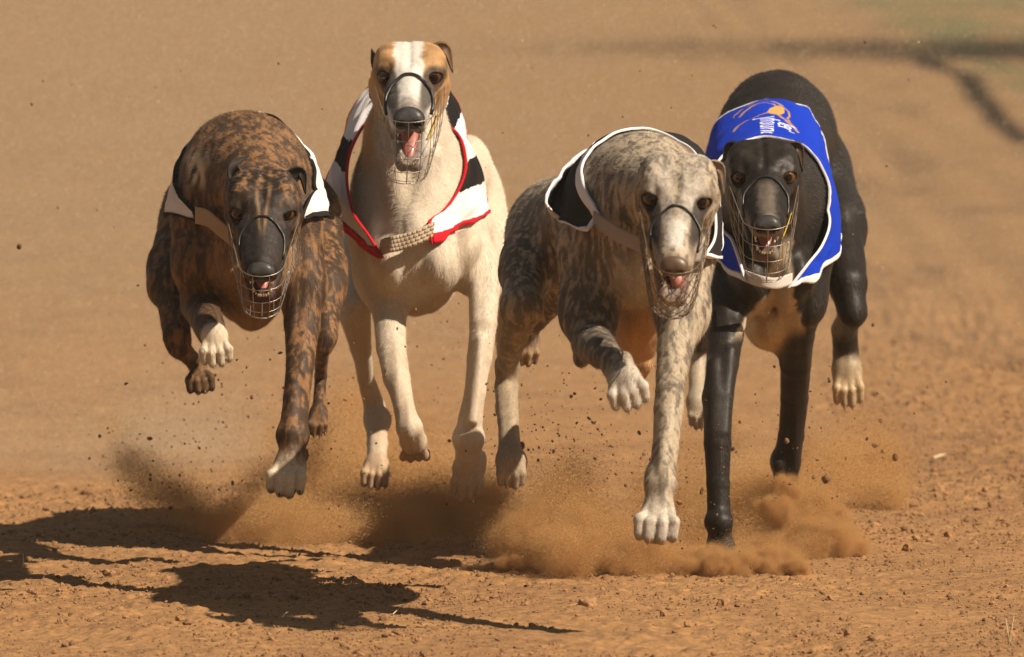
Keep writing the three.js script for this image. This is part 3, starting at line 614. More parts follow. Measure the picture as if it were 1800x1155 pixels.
  d.finish(0.0026, (x, y, z, n, list) => {
    let [r, g, b, s] = coatAt(list, x, y, z), c = [r, g, b];
    const q = d.headLocal(x, y, z), inHead = smooth(-0.15, -0.09, q.z) * smooth(0.13, 0.09, Math.hypot(q.x, q.y));
    c = brindle(x, y, z, s * (0.85 + 0.15 * inHead), DK, c, { bias: 0.15 + 0.14 * inHead });
    if (inHead > 0) {
      const mask = smooth(0.004, 0.045, q.z + 0.25 * Math.max(0, q.y)) * smooth(-0.09, -0.05, q.y + 0.03), ring = smooth(0.026, 0.013, Math.hypot(Math.abs(q.x) - 0.0345, q.y));
      c = mix3(c, [0.024, 0.019, 0.017], inHead * Math.max(0.95 * mask, 0.85 * ring, 0.8 * smooth(0.032, 0.015, Math.abs(q.x)) * smooth(-0.05, -0.005, q.z) * smooth(0.045, 0.025, q.y)));
      const vee = smooth(0.0035, 0.0008, Math.abs(Math.abs(q.x) - 0.003 - 0.35 * Math.max(0, q.y - 0.010))) * smooth(0.006, 0.014, q.y) * smooth(0.045, 0.03, q.y) * smooth(-0.045, -0.02, q.z);
      c = mix3(c, [0.25, 0.15, 0.08], 0.7 * vee * inHead);
      if (q.y < -0.03 && Math.abs(q.x) < 0.028 && q.z > -0.03 && n[2] > -0.5) c = mix3(c, [0.10, 0.035, 0.03], 0.6 * smooth(0.024, 0.014, Math.abs(q.x)) * smooth(-0.03, -0.038, q.y));
    }
    // a pale patch on the shoulder
    const patch = smooth(1, 0.3, Math.hypot((x - d.J(348, 292, 0.15).x + 0.012 * noise(x * 60, y * 30, 1)) / 0.026, (y - d.J(348, 292, 0.15).y) / 0.042));
    c = mix3(c, [0.60, 0.49, 0.34], patch * smooth(-0.3, 0.3, noise(x * 90, y * 40, z * 60) + 0.2));
    return mul(c, hair(x, y, z));
  });
  hounds.push(d);
}

// ---- white and fawn hound, second from the left
{
  const d = new Dog('cream white greyhound with fawn head and blaze, wearing a striped jacket edged red', 18.05);
  const CREAM = [0.62, 0.535, 0.42], FAWN = [0.50, 0.285, 0.125];
  d.fur = furMat({ bumpScale: 0.0004 });
  d.use(CREAM, 0);
  const f = d.f;
  d.ell([735, 400, 0.34], 100, 150, 0.34, { k: 0.05 });
  d.ell([730, 330, 0.30], 84, 100, 0.26, { k: 0.05 });
  d.cap([737, 330, 0.45, 84], [760, 330, 0.80, 78], { k: 0.06 });
  d.ell([768, 350, 0.85], 100, 88, 0.19, { k: 0.06 });
  d.cap([718, 165, 0.10, 56], [716, 250, 0.12, 64], { k: 0.05 });
  d.cap([716, 250, 0.12, 64], [722, 375, 0.16, 84], { k: 0.05 });
  d.ell([668, 335, 0.24], 46, 110, 0.12, { k: 0.04, e: [0, 0, -0.2] });
  d.ell([792, 335, 0.24], 46, 110, 0.12, { k: 0.04, e: [0, 0, 0.2] });
  d.ell([722, 460, 0.13], 74, 78, 0.12, { k: 0.05 });
  d.ell([732, 500, 0.22], 44, 42, 0.14, { k: 0.03 });
  d.cap([664, 410, 0.16, 42], [668, 490, 0.12, 40], { k: 0.035 });
  d.cap([806, 405, 0.16, 48], [838, 476, 0.11, 38], { k: 0.035 });
  d.ell([686, 462, 0.05], 34, 52, 0.06, { k: 0.014, e: [0, 0, 0.2] }); d.ell([772, 462, 0.05], 44, 56, 0.065, { k: 0.014, e: [0, 0, -0.2] });
  d.cap([690, 275, 0.05, 22], [712, 425, 0.04, 20], { k: 0.016 }); d.cap([752, 275, 0.05, 22], [728, 425, 0.04, 20], { k: 0.016 });
  d.ell([818, 440, 0.06], 26, 40, 0.05, { k: 0.014, e: [0, 0, -0.4] });
  // hind leg on the left, pushed forward
  f.group(0.03);
  d.cap([690, 380, 0.85, 70], [625, 480, 0.66, 48], { k: 0.03 });
  d.chain([[622, 460, 0.68, 42.8], [622, 545, 0.54, 30.7], [634, 612, 0.60, 17.7], [643, 665, 0.68, 14.4], [658, 712, 0.74, 18.6], [663, 740, 0.72, 21.4]], { k: 0.018 });
  d.chain([[663, 735, 0.72, 20.5], [664, 780, 0.68, 18.6], [662, 822, 0.62, 17.7]], { k: 0.014 });
  d.use([0.48, 0.33, 0.2], 0).paw([662, 818, 0.62, 0], [-0.08, -0.75, 0.55], [0, 0.5, 0.8], 52, 60, { r0: 19, curl: 0.2 });
  d.use(CREAM, 0);
  // hind quarter and leg on the right
  f.group(0.03);
  d.cap([815, 350, 0.85, 66], [858, 420, 0.66, 48], { k: 0.03 });
  d.ell([824, 300, 0.74], 40, 62, 0.16, { k: 0.03 });
  d.chain([[856, 410, 0.66, 42.8], [876, 500, 0.58, 29.8], [884, 560, 0.66, 16.7], [888, 640, 0.82, 12.1], [890, 700, 0.8, 13.0]], { k: 0.018 });
  d.paw([890, 696, 0.8, 0], [0, -0.9, 0.3], [0, 0.3, 0.9], 44, 50, { r0: 14 });
  f.group(0.02);
  d.chain([[768, 350, 1.0, 11.2], [762, 430, 1.1, 8.4], [758, 490, 1.15, 5.6], [752, 515, 1.2, 3.7]], { k: 0.01 });
  // straight front leg on the right
  f.group(0.03);
  d.chain([[838, 470, 0.11, 35.3], [851, 510, 0.08, 27.0], [849, 570, 0.04, 23.7], [843, 630, 0.02, 20.9], [836, 690, 0.0, 18.6], [828, 738, -0.01, 20.9], [824, 768, -0.01, 24.2], [824, 800, 0.0, 22.3], [824, 830, 0.02, 24.2]], { k: 0.018 });
  d.ell([868, 506, 0.12], 12, 20, 0.03, { k: 0.015 }); d.ell([824, 772, -0.015], 28, 22, 0.018, { k: 0.012 }); d.ell([848, 806, 0.02], 8, 14, 0.012, { k: 0.01 }); d.cap([846, 600, 0.01, 10], [830, 740, -0.035, 9], { k: 0.01 });
  d.use([0.46, 0.33, 0.21], 0).paw([824, 826, 0.02, 0], [-0.1, -0.93, 0.25], [0, 0.25, 0.95], 60, 66, { r0: 26, curl: 0.12, spread: 1.1 });
  d.use(CREAM, 0);
  // front leg on the left, paw folded back
  f.group(0.03);
  d.chain([[668, 485, 0.12, 37.2], [684, 555, 0.06, 28.8], [688, 610, 0.02, 26.0], [698, 665, -0.02, 22.3], [711, 720, -0.05, 17.7], [720, 752, -0.06, 22.3], [726, 776, -0.03, 22.3]], { k: 0.018 });
  d.use([0.40, 0.28, 0.18], 0).paw([727, 778, -0.01, 0], [0.05, -0.62, -0.75], [0, -0.6, 0.6], 58, 66, { r0: 24, curl: 0.3, noClaws: true });
  d.use(CREAM, 0);
  d.head(720, 137, -0.06, 0.29, 0.0, 0.0, 1.09, { open: 0.48, neckBlend: 0.045, wide: 1.02, lid: 1.1 });
  f.wrinkle = (x, y, z) => d.creases(x, y, z) + 0.0009 * noise(x * 30, y * 16, z * 34) + 0.0004 * noise(x * 90, y * 13, z * 22) + limbLines(x, y, z);
  d.face({
    iris: [0.09, 0.036, 0.009], noseSize: 1.16, muzzle: { deep: 0.098, rows: 5, cols: 12, wire: 0.0006, strap: 0, sway: -0.004, bandR: 0.0026 },
    ears: [
      { base: [-0.041, -0.018, -0.070], mid: [-0.052, 0.004, -0.078], tip: [-0.056, 0.016, -0.088], open: [-0.5, 0.2, 1], w: 0.0150, roll: 0.7, c: [0.20, 0.11, 0.05], inside: [0.07, 0.045, 0.03] },
      { base: [0.026, 0.006, -0.080], mid: [0.050, 0.017, -0.086], tip: [0.062, -0.018, -0.080], open: [0.4, 0.3, 1], w: 0.0165, roll: 0.75, c: [0.06, 0.035, 0.022], inside: [0.20, 0.12, 0.07] },
    ],
  });
  d.finish(0.0026, (x, y, z, n, list) => {
    let [r, g, b] = coatAt(list, x, y, z), c = [r, g, b];
    c = mul(c, 1 + 0.08 * noise(x * 14, y * 10, z * 14)); c = mix3(c, [0.45, 0.31, 0.19], 0.25 * smooth(0.0, 0.6, noise(x * 20 + 3, y * 12, z * 20)) + 0.35 * smooth(0.45, 0.1, y));
    const q = d.headLocal(x, y, z), inHead = smooth(-0.155, -0.125, q.z) * smooth(0.14, 0.10, Math.hypot(q.x, q.y));
    if (inHead > 0) {
      const edge = 0.006 * noise(q.x * 90, q.y * 90, q.z * 90), blaze = smooth(0.024, 0.016, Math.abs(q.x + 0.002) + edge - 0.012 * smooth(0.01, 0.05, q.z)), muzzle = smooth(0.022, 0.055, q.z + edge);
      c = mix3(c, mul(FAWN, 0.85 + 0.35 * noise(x * 60, y * 40, z * 50)), inHead * (1 - Math.max(blaze, muzzle)) * smooth(-0.075, -0.035, q.y));
      c = mix3(c, [0.68, 0.65, 0.60], inHead * 0.85 * Math.max(blaze * (1 - muzzle), muzzle));
      c = mix3(c, [0.16, 0.12, 0.10], inHead * 0.8 * smooth(0.085, 0.125, q.z + 2.5 * edge) * smooth(-0.04, -0.01, q.y));
      c = mix3(c, [0.035, 0.024, 0.018], inHead * 0.9 * smooth(0.020, 0.0135, Math.hypot((Math.abs(q.x) - 0.0345) * 0.85, q.y - 0.001)));
      c = mix3(c, [0.08, 0.04, 0.032], inHead * smooth(-0.03, -0.038, q.y) * smooth(0.028, 0.018, Math.abs(q.x)) * smooth(-0.05, -0.02, q.z) * 0.75);
    }
    // fawn patch on the left of the neck
    c = mix3(c, FAWN, smooth(d.J(678, 300).x, d.J(650, 300).x, x + 0.012 * noise(x * 30, y * 30, z * 30)) * smooth(d.J(640, 345).y, d.J(640, 270).y, y) * smooth(-18.05 - 0.38, -18.05 - 0.2, z));
    return mul(c, hair(x, y, z, 0.10));
  });
  hounds.push(d);
}

// ---- grey brindle hound, third from the left and nearest
{
  const d = new Dog('pale grey brindle greyhound in front of the black dog, black jacket edged white', 16.6);
  const LIGHT = [0.44, 0.36, 0.26], DK = [0.050, 0.040, 0.034], SOCK = [0.60, 0.53, 0.44], TANB = [0.40, 0.22, 0.10];
  d.fur = furMat();
  d.use(LIGHT, 0.8);
  const f = d.f;
  d.ell([1118, 400, 0.30], 112, 150, 0.32, { k: 0.05 });
  d.ell([1125, 335, 0.24], 96, 92, 0.24, { k: 0.05 });
  d.cap([1095, 360, 0.42, 92], [1010, 400, 0.82, 82], { k: 0.06 });
  d.ell([988, 420, 0.88], 84, 92, 0.19, { k: 0.06 });
  d.cap([1130, 320, 0.14, 72], [1172, 345, -0.10, 62], { k: 0.05 });
  d.ell([1040, 400, 0.20], 50, 105, 0.12, { k: 0.04, e: [0, 0, -0.15] });
  d.ell([1208, 405, 0.20], 44, 110, 0.12, { k: 0.04, e: [0, 0, 0.1] });
  d.cap([1032, 440, 0.12, 52], [1036, 560, 0.08, 46], { k: 0.035 });
  d.cap([1208, 450, 0.10, 48], [1200, 550, 0.05, 44], { k: 0.035 });
  d.use(LIGHT, 0.15); d.ell([1135, 470, 0.06], 52, 62, 0.09, { k: 0.035 });
  d.use(TANB, 0); d.ell([1122, 530, 0.30], 58, 92, 0.20, { k: 0.025 }); d.ell([1118, 565, 0.40], 48, 74, 0.2, { k: 0.025 });
  d.use(LIGHT, 0.85);
  // hind leg on the left
  f.group(0.03);
  d.cap([970, 400, 0.86, 72], [928, 480, 0.70, 50], { k: 0.03 });
  d.chain([[926, 460, 0.72, 44.6], [918, 540, 0.58, 33.5]], { k: 0.02 });
  d.chain([[918, 540, 0.58, 33.5], [902, 600, 0.66, 21.4], [892, 642, 0.80, 16.7]], { k: 0.018, s: 0.5 });
  d.use([0.40, 0.31, 0.21], 0.15);
  d.chain([[892, 640, 0.80, 16.7], [890, 680, 0.80, 19.5], [893, 740, 0.74, 17.7], [896, 790, 0.70, 19.5], [898, 815, 0.68, 24.2]], { k: 0.016 });
  d.paw([898, 812, 0.68, 0], [0.02, -0.93, 0.3], [0, 0.3, 0.9], 54, 60, { r0: 25 });
  d.use(LIGHT, 0.85);
  // the other hind leg, its paw drawn up behind
  f.group(0.03);
  d.cap([1050, 430, 0.80, 60], [1000, 500, 0.86, 40], { k: 0.03 });
  d.chain([[1000, 495, 0.86, 37.2], [960, 540, 0.92, 22.3], [934, 575, 0.98, 16.7], [928, 606, 1.0, 16.7]], { k: 0.018 });
  d.use([0.42, 0.26, 0.13], 0.3).paw([928, 602, 1.0, 0], [-0.12, -0.85, 0.3], [0, 0.3, 0.9], 50, 52, { r0: 19, claw: darkClawMat });
  d.use(TANB, 0.2); f.group(0.02);
  d.chain([[1130, 560, 0.62, 31.6], [1130, 640, 0.60, 17.7], [1122, 664, 0.66, 12.1]], { k: 0.02 });
  d.use(LIGHT, 0.85);
  f.group(0.02);
  d.chain([[985, 420, 1.05, 12.1], [992, 480, 1.15, 9.3], [1000, 530, 1.2, 6.5], [1010, 560, 1.25, 3.7]], { k: 0.01 });
  // lifted front leg
  f.group(0.03);
  d.chain([[1034, 545, 0.08, 44.6], [1040, 602, 0.03, 36.3], [1062, 622, -0.12, 27.0], [1084, 642, -0.19, 23.2]], { k: 0.02, c: [0.26, 0.21, 0.155] });
  d.ell([1021, 628, 0.10], 14, 17, 0.03, { k: 0.02, c: [0.26, 0.21, 0.155] });
  d.chain([[1084, 640, -0.19, 24.2], [1098, 668, -0.22, 23.2]], { k: 0.015, c: [0.34, 0.28, 0.2] });
  d.use(SOCK, 0.1).paw([1096, 666, -0.22, 0], [0.28, -0.9, 0.3], [-0.05, 0.3, 0.95], 76, 68, { r0: 25, curl: 0.12, spread: 1.05 });
  d.use(LIGHT, 0.7);
  // straight front leg
  f.group(0.03);
  d.chain([[1200, 545, 0.05, 40.9], [1186, 612, 0.0, 31.6], [1180, 660, -0.04, 27.0], [1175, 720, -0.09, 25.1], [1169, 790, -0.14, 23.2], [1162, 838, -0.17, 25.1], [1160, 880, -0.19, 23.2], [1158, 912, -0.20, 25.1]], { k: 0.018 });
  d.ell([1143, 840, -0.15], 10, 20, 0.02, { k: 0.012 }); d.ell([1163, 850, -0.185], 28, 22, 0.018, { k: 0.012 }); d.cap([1180, 690, -0.09, 10], [1166, 830, -0.19, 9], { k: 0.01 });
  d.use(SOCK, 0.2).paw([1157, 906, -0.20, 0], [-0.10, -0.62, 0.75], [0, 0.72, 0.65], 80, 78, { r0: 28, curl: 0.2, spread: 1.1 });
  d.use(LIGHT, 0.95);
  d.head(1189, 354, -0.26, 0.54, -0.03, -0.06, 1.04, { open: 0.52, neckBlend: 0.045, wide: 1.05, lid: 1.15 });
  f.wrinkle = (x, y, z) => d.creases(x, y, z) + 0.0008 * noise(x * 34, y * 12, z * 34) + 0.0004 * noise(x * 90, y * 13, z * 22) + limbLines(x, y, z);
  d.face({
    iris: [0.11, 0.042, 0.009], nose: brownNoseMat, look: -0.35, tongueSide: 0.008, tongueDrop: -0.045, muzzle: { deep: 0.085, rows: 1, cols: 15, diamond: true, mat: darkWireMat, wire: 0.0006, strap: -1 },
    ears: [
      { base: [-0.042, 0.000, -0.070], mid: [-0.052, -0.004, -0.088], tip: [-0.048, -0.020, -0.118], open: [-0.6, 0.5, 0.8], w: 0.0150, roll: 0.7, c: [0.22, 0.18, 0.13], inside: [0.05, 0.04, 0.035] },
      { base: [0.036, 0.011, -0.074], mid: [0.058, 0.009, -0.076], tip: [0.066, -0.030, -0.070], open: [0.5, -0.1, 1], w: 0.0150, roll: 0.7, c: [0.36, 0.28, 0.19], inside: [0.26, 0.2, 0.15] },
    ],
  });
  d.finish(0.0026, (x, y, z, n, list) => {
    let [r, g, b, s] = coatAt(list, x, y, z), c = [r, g, b];
    const q = d.headLocal(x, y, z), inHead = smooth(-0.15, -0.09, q.z) * smooth(0.13, 0.09, Math.hypot(q.x, q.y));
    const flank = 0.30 * smooth(d.J(1010, 400).x, d.J(960, 400).x, x) + 0.36 * smooth(0.06, 0.01, Math.abs(x - d.J(1038, 500).x)) * smooth(d.J(0, 380).y, d.J(0, 460).y, y);
    c = brindle(x, y, z, s * lerp(1, 0.95, inHead), mix3(DK, [0.10, 0.08, 0.066], inHead), c, { bias: -0.06 + flank * (1 - inHead) - 0.02 * inHead, f: lerp(1, 1.5, inHead) });
    if (inHead > 0) {
      const e = 0.006 * noise(q.x * 80, q.y * 80, q.z * 80);
      c = mix3(c, [0.62, 0.58, 0.53], inHead * 0.85 * smooth(0.016, 0.006, Math.abs(q.x) + e) * smooth(0.05, 0.075, q.z) * smooth(0.125, 0.11, q.z));
      c = mix3(c, [0.50, 0.46, 0.41], inHead * 0.6 * smooth(0.02, 0.012, Math.abs(Math.abs(q.x) - 0.022) + e) * smooth(0.0, 0.012, q.y) * smooth(0.04, 0.02, q.y));
      c = mix3(c, [0.17, 0.14, 0.115], inHead * 0.5 * smooth(0.045, 0.02, Math.abs(q.x)) * smooth(0.005, 0.04, q.z) * smooth(0.07, 0.045, q.z));
      c = mix3(c, [0.28, 0.22, 0.17], inHead * 0.55 * smooth(0.012, 0.024, Math.abs(q.x)) * smooth(0.04, 0.07, q.z));
      c = mix3(c, [0.030, 0.022, 0.018], inHead * 0.95 * smooth(0.019, 0.0125, Math.hypot(Math.abs(q.x) - 0.0345, q.y * 1.15)));
      c = mix3(c, [0.05, 0.04, 0.035], inHead * 0.8 * smooth(0.012, 0.003, Math.abs(q.x)) * smooth(0.016, 0.03, q.y + e) * smooth(-0.035, -0.015, q.z) * 0.6);
      c = mix3(c, [0.12, 0.045, 0.038], inHead * smooth(-0.03, -0.04, q.y) * smooth(0.026, 0.016, Math.abs(q.x)) * smooth(-0.05, -0.02, q.z) * 0.7);
    }
    return mul(c, hair(x, y, z, 0.2));
  });
  hounds.push(d);
}

// ---- black hound on the right
{
  const d = new Dog('shiny black greyhound with a white chest mark, wearing a blue jacket', 17.95);
  const BLACK = [0.019, 0.0145, 0.012], WHITE = [0.55, 0.44, 0.31], TAN = [0.50, 0.37, 0.22];
  d.fur = furMat({ roughness: 0.48, specularIntensity: 0.45, sheen: 0.1, sheenColor: new THREE.Color(0.45, 0.36, 0.28), bumpScale: 0.0003 });
  d.use(BLACK, 0);
  const f = d.f;
  d.ell([1355, 410, 0.30], 100, 160, 0.32, { k: 0.05 });
  d.ell([1352, 370, 0.25], 96, 108, 0.24, { k: 0.05 });
  d.cap([1355, 312, 0.42, 92], [1365, 235, 0.80, 90], { k: 0.05 });
  d.ell([1366, 245, 0.88], 94, 118, 0.19, { k: 0.06 });
  d.cap([1350, 345, 0.14, 76], [1344, 335, -0.08, 56], { k: 0.05 });
  d.cap([1350, 350, 0.10, 72], [1356, 430, 0.12, 78], { k: 0.05 });
  d.ell([1292, 380, 0.22], 46, 115, 0.12, { k: 0.04, e: [0, 0, -0.15] });
  d.ell([1412, 385, 0.22], 38, 108, 0.12, { k: 0.04, e: [0, 0, 0.15] });
  d.cap([1290, 440, 0.14, 48], [1278, 540, 0.06, 42], { k: 0.035 });
  d.cap([1412, 440, 0.14, 42], [1411, 535, 0.08, 39], { k: 0.035 });
  d.ell([1322, 490, 0.05], 40, 58, 0.07, { k: 0.014, e: [0, 0, 0.2] }); d.ell([1396, 488, 0.05], 40, 58, 0.07, { k: 0.014, e: [0, 0, -0.2] });
  d.use(TAN, 0); d.ell([1350, 562, 0.24], 44, 54, 0.17, { k: 0.025 });
  d.use(BLACK, 0);
  f.group(0.03);   // hind leg on the right
  d.cap([1420, 300, 0.88, 78], [1468, 400, 0.70, 52], { k: 0.04 });
  d.chain([[1466, 380, 0.72, 48.4], [1490, 500, 0.56, 35.3], [1500, 552, 0.54, 22.3]], { k: 0.03 });
  d.chain([[1499, 548, 0.54, 22.3], [1484, 580, 0.70, 22.3], [1486, 620, 0.74, 22.3], [1488, 655, 0.72, 21.4]], { k: 0.015 });
  d.use(TAN, 0).paw([1488, 650, 0.72, 0], [0.05, -0.93, 0.25], [0, 0.25, 0.95], 60, 86, { r0: 24, curl: 0.18 });
  d.use(BLACK, 0);
  f.group(0.03);   // hind leg on the left, mostly hidden
  d.cap([1310, 300, 0.88, 76], [1262, 400, 0.72, 46], { k: 0.04 });
  d.chain([[1262, 390, 0.72, 42.8], [1252, 500, 0.58, 31.6], [1242, 570, 0.60, 20.5], [1232, 610, 0.74, 15.8]], { k: 0.02 });
  d.use([0.46, 0.38, 0.28], 0); d.chain([[1232, 606, 0.74, 15.8], [1226, 660, 0.70, 14.9], [1226, 710, 0.66, 16.7]], { k: 0.014 });
  d.paw([1226, 706, 0.66, 0], [0.05, -0.95, 0.2], [0, 0.2, 0.95], 40, 62, { r0: 17 });
  d.use(BLACK, 0);
  f.group(0.02);
  d.chain([[1366, 260, 1.06, 13.0], [1368, 380, 1.16, 9.3], [1370, 470, 1.2, 6.5], [1372, 530, 1.25, 3.7]], { k: 0.01 });
  f.group(0.03);   // planted front leg
  d.chain([[1278, 530, 0.06, 39.1], [1274, 590, 0.0, 33.5], [1270, 640, -0.03, 28.8], [1262, 700, -0.06, 27.0], [1261, 780, -0.09, 23.2], [1262, 850, -0.10, 19.5], [1263, 918, -0.11, 19.5], [1266, 972, -0.11, 22.3]], { k: 0.018 });
  d.ell([1262, 918, -0.12], 24, 20, 0.018, { k: 0.012 }); d.cap([1252, 640, -0.05, 9], [1258, 760, -0.10, 6], { k: 0.012 }); d.cap([1284, 620, -0.04, 10], [1274, 760, -0.1, 6], { k: 0.012 });
  d.paw([1266, 968, -0.11, 0], [0.08, -0.85, 0.45], [0, 0.5, 0.85], 56, 66, { r0: 24, curl: 0.2, claw: darkClawMat });
  f.group(0.03);   // other front leg, further back
  d.chain([[1410, 525, 0.10, 37.2], [1402, 590, 0.14, 29.8], [1398, 640, 0.20, 27.0], [1396, 700, 0.26, 23.7], [1391, 765, 0.31, 22.3], [1382, 812, 0.34, 24.2], [1379, 845, 0.36, 20.5], [1378, 880, 0.38, 20.5]], { k: 0.018 });
  d.ell([1366, 812, 0.33], 11, 18, 0.025, { k: 0.012 });
  d.paw([1378, 874, 0.38, 0], [-0.05, -0.75, 0.6], [0, 0.6, 0.75], 54, 60, { r0: 22, claw: darkClawMat });
  d.use(BLACK, 0);
  d.head(1343, 313, -0.24, 0.36, 0.02, 0.0, 1.06, { open: 0.30, neckBlend: 0.040, lid: 1.0 });
  f.wrinkle = (x, y, z) => d.creases(x, y, z) + 0.0008 * noise(x * 34, y * 12, z * 34) + 0.0004 * noise(x * 90, y * 13, z * 22) + limbLines(x, y, z);
  d.face({
    iris: [0.15, 0.058, 0.010], look: -0.2, muzzle: { deep: 0.090, rows: 5, cols: 10, wire: 0.0006, strap: 1 },
    ears: [
      { base: [-0.030, 0.009, -0.078], mid: [-0.047, 0.015, -0.080], tip: [-0.057, -0.005, -0.076], open: [-0.5, 0.2, 1], w: 0.0125, c: [0.028, 0.021, 0.018], inside: [0.06, 0.04, 0.032] },
      { base: [0.032, 0.009, -0.078], mid: [0.052, 0.015, -0.080], tip: [0.060, -0.021, -0.074], open: [0.5, 0.1, 1], w: 0.0130, c: [0.028, 0.021, 0.018], inside: [0.075, 0.05, 0.038] },
    ],
  });
  d.finish(0.0026, (x, y, z, n, list) => {
    let [r, g, b] = coatAt(list, x, y, z, 0.005), c = [r, g, b];
    c = mul(c, 1 + 0.25 * noise(x * 18, y * 12, z * 18));
    const q = d.headLocal(x, y, z), inHead = smooth(-0.15, -0.09, q.z) * smooth(0.13, 0.09, Math.hypot(q.x, q.y));
    if (inHead > 0) {
      const e = 0.005 * noise(q.x * 110, q.y * 110, q.z * 110);
      c = mix3(c, [0.15, 0.12, 0.095], inHead * 0.75 * smooth(0.018, 0.008, Math.abs(q.x) + e) * smooth(0.035, 0.06, q.z) * smooth(-0.02, -0.005, q.y));
      c = mix3(c, [0.30, 0.26, 0.22], inHead * 0.7 * smooth(-0.022, -0.034, q.y + e) * smooth(0.075, 0.10, q.z));
      c = mix3(c, [0.07, 0.03, 0.027], inHead * smooth(-0.035, -0.042, q.y) * smooth(0.018, 0.012, Math.abs(q.x)) * smooth(-0.05, -0.02, q.z) * 0.6);
    }
    // white mark down the breast
    const m = d.J(1372, 470), yv = d.J(0, 512).y, e2 = 0.006 * noise(x * 70, y * 45, z * 70), dx = Math.abs(x - m.x + 0.25 * Math.max(0, yv - y)), fork = Math.max(0, yv - y) * 0.62;
    const top = d.J(0, 416).y, low = d.J(0, 592).y, on = smooth(0.020, 0.013, Math.abs(dx - fork) + e2) + smooth(0.02, 0.0, dx - fork) * smooth(yv - 0.02, yv - 0.05, y) * 0.5;
    if (z > -18.15 && !(q.z > -0.14 && Math.hypot(q.x, q.y) < 0.1)) c = mix3(c, WHITE, 0.95 * Math.min(1, on) * smooth(top + 0.01, top - 0.02, y) * smooth(low - 0.01, low + 0.02, y));
    return mul(c, hair(x, y, z, 0.14));
  });
  hounds.push(d);
}

// ---------------------------------------------------------------- racing jackets
const weave = dataTexture(256, 256, (u, v) => 0.5 + 0.2 * Math.sin(u * 6.2832 * 64) + 0.2 * Math.sin(v * 6.2832 * 64) + 0.12 * tiled(u, v, 30, 30, 6.6, 2), false, [2.2, 2.2]);
const cloth = (o) => new THREE.MeshPhysicalMaterial({ name: 'jacket cloth', roughness: 0.92, specularIntensity: 0.25, bumpMap: weave, bumpScale: 0.0003, ...o });
const trimCloth = (r, g, b) => cloth({ color: new THREE.Color(r, g, b) });
function canvasTexture(w, h, draw) { const c = document.createElement('canvas'); c.width = w; c.height = h; draw(c.getContext('2d'), w, h); const t = new THREE.CanvasTexture(c); t.colorSpace = THREE.SRGBColorSpace; return t; }

// front, mid and rear: edges from the lower corner on one side over the back to the other, as pixels and depth
function jacket(d, o) {
  const g = new THREE.Group(); g.name = 'racing_jacket'; d.root.add(g);
  const F = pixelCurve(d, o.front), M = pixelCurve(d, o.mid), R = pixelCurve(d, o.rear), cache = new Map();
  const S = (u, v) => {
    const key = Math.round(u * 4000) * 10000 + Math.round(v * 4000); if (cache.has(key)) return cache.get(key).clone();
    const uu = clamp(u, 0, 1), a = F(uu), b = M(uu), c = R(uu), vv = clamp(v, 0, 1);
    // a quadratic that passes b half-way
    const p = a.clone().multiplyScalar(2 * (vv - 0.5) * (vv - 1)).addScaledVector(b, -4 * vv * (vv - 1)).addScaledVector(c, 2 * vv * (vv - 0.5));
    const fold = (o.fold ?? 0.0035) * (noise(u * 9 + o.seed, v * 4, o.seed) + 0.6 * noise(u * 22, v * 7 + o.seed, 3) + 0.35 * noise(u * 40 + v * 12, v * 9, o.seed + 5)) * smooth(0, 0.12, v);
    const cx = d.J(...o.axis), out = p.clone().sub(V(cx.x, cx.y, p.z)).normalize(); p.addScaledVector(out, fold);
    d.f.push(p, o.off ?? 0.0065, 0.06); cache.set(key, p.clone()); return p;
  };
  const nu = 84, nv = 34;
  // bands sewn along the edges, of one width in metres
  const lenU = (v) => { let s = 0; for (let i = 0; i < 40; i++) s += S(i / 40, v).distanceTo(S((i + 1) / 40, v)); return s; }, len = (lenU(0) + lenU(1)) / 2;
  const w = o.trimW ?? 0.011, vw = (u, side) => { const a = S(u, 0), b = S(u, 0.5), c = S(u, 1); return clamp(w / Math.max(0.05, a.distanceTo(b) + b.distanceTo(c)), 0.01, 0.25); };
  const uw = (o.hemW ?? w) / len;
  const strip = (...a) => mesh('trim', shell(S, ...a, -0.0017, 0.0019, (u, v) => [u * 1.2, v]), o.trim, g);
  mesh('panel', shell(S, uw * 0.7, 1 - uw * 0.7, (u) => vw(u) * 0.75, (u) => 1 - vw(u) * 0.75, nu, nv, -0.0012, 0.0012, (u, v) => [u, v]), o.cloth, g);
  strip(0, 1, (u) => -0.0, (u) => vw(u), nu, 4);
  strip(0, 1, (u) => 1 - vw(u), () => 1, nu, 4);
  const hem = (u0, u1) => mesh('hem', shell((a, v) => S(a, v), u0, u1, (u) => vw(u) * 0.9, (u) => 1 - vw(u) * 0.9, 4, nv, -0.0028, 0.0028, (u, v) => [u * 8, v]), o.trim, g);
  hem(0, uw); hem(1 - uw, 1);
  if (o.strap) {
    const C = pixelCurve(d, o.strap.pts), hw = o.strap.w * mpp(d.D0) / 2, up = V(...(o.strap.up ?? [0, 1, 0.1])).normalize();
    const sg = shell((u, v) => { const p = C(u).addScaledVector(up, (v - 0.5) * 2 * hw); return d.f.push(p, 0.005, 0.06); }, 0, 1, 0, 1, 44, 5, -0.0012, 0.0014, (u, v) => [u * (o.strap.n ?? 10), v]);
    mesh('chest_strap', sg, o.strap.mat, g);
  }
  return { g, S };
}
const knit = dataTexture(256, 256, (u, v) => { const row = Math.floor(v * 4), x = (u * 4 + (row % 2) * 0.5) % 1, y = (v * 4) % 1; return 0.15 + 0.85 * smooth(0.02, 0.3, Math.min(x, 1 - x)) * smooth(0.04, 0.35, Math.min(y, 1 - y)); }, false);
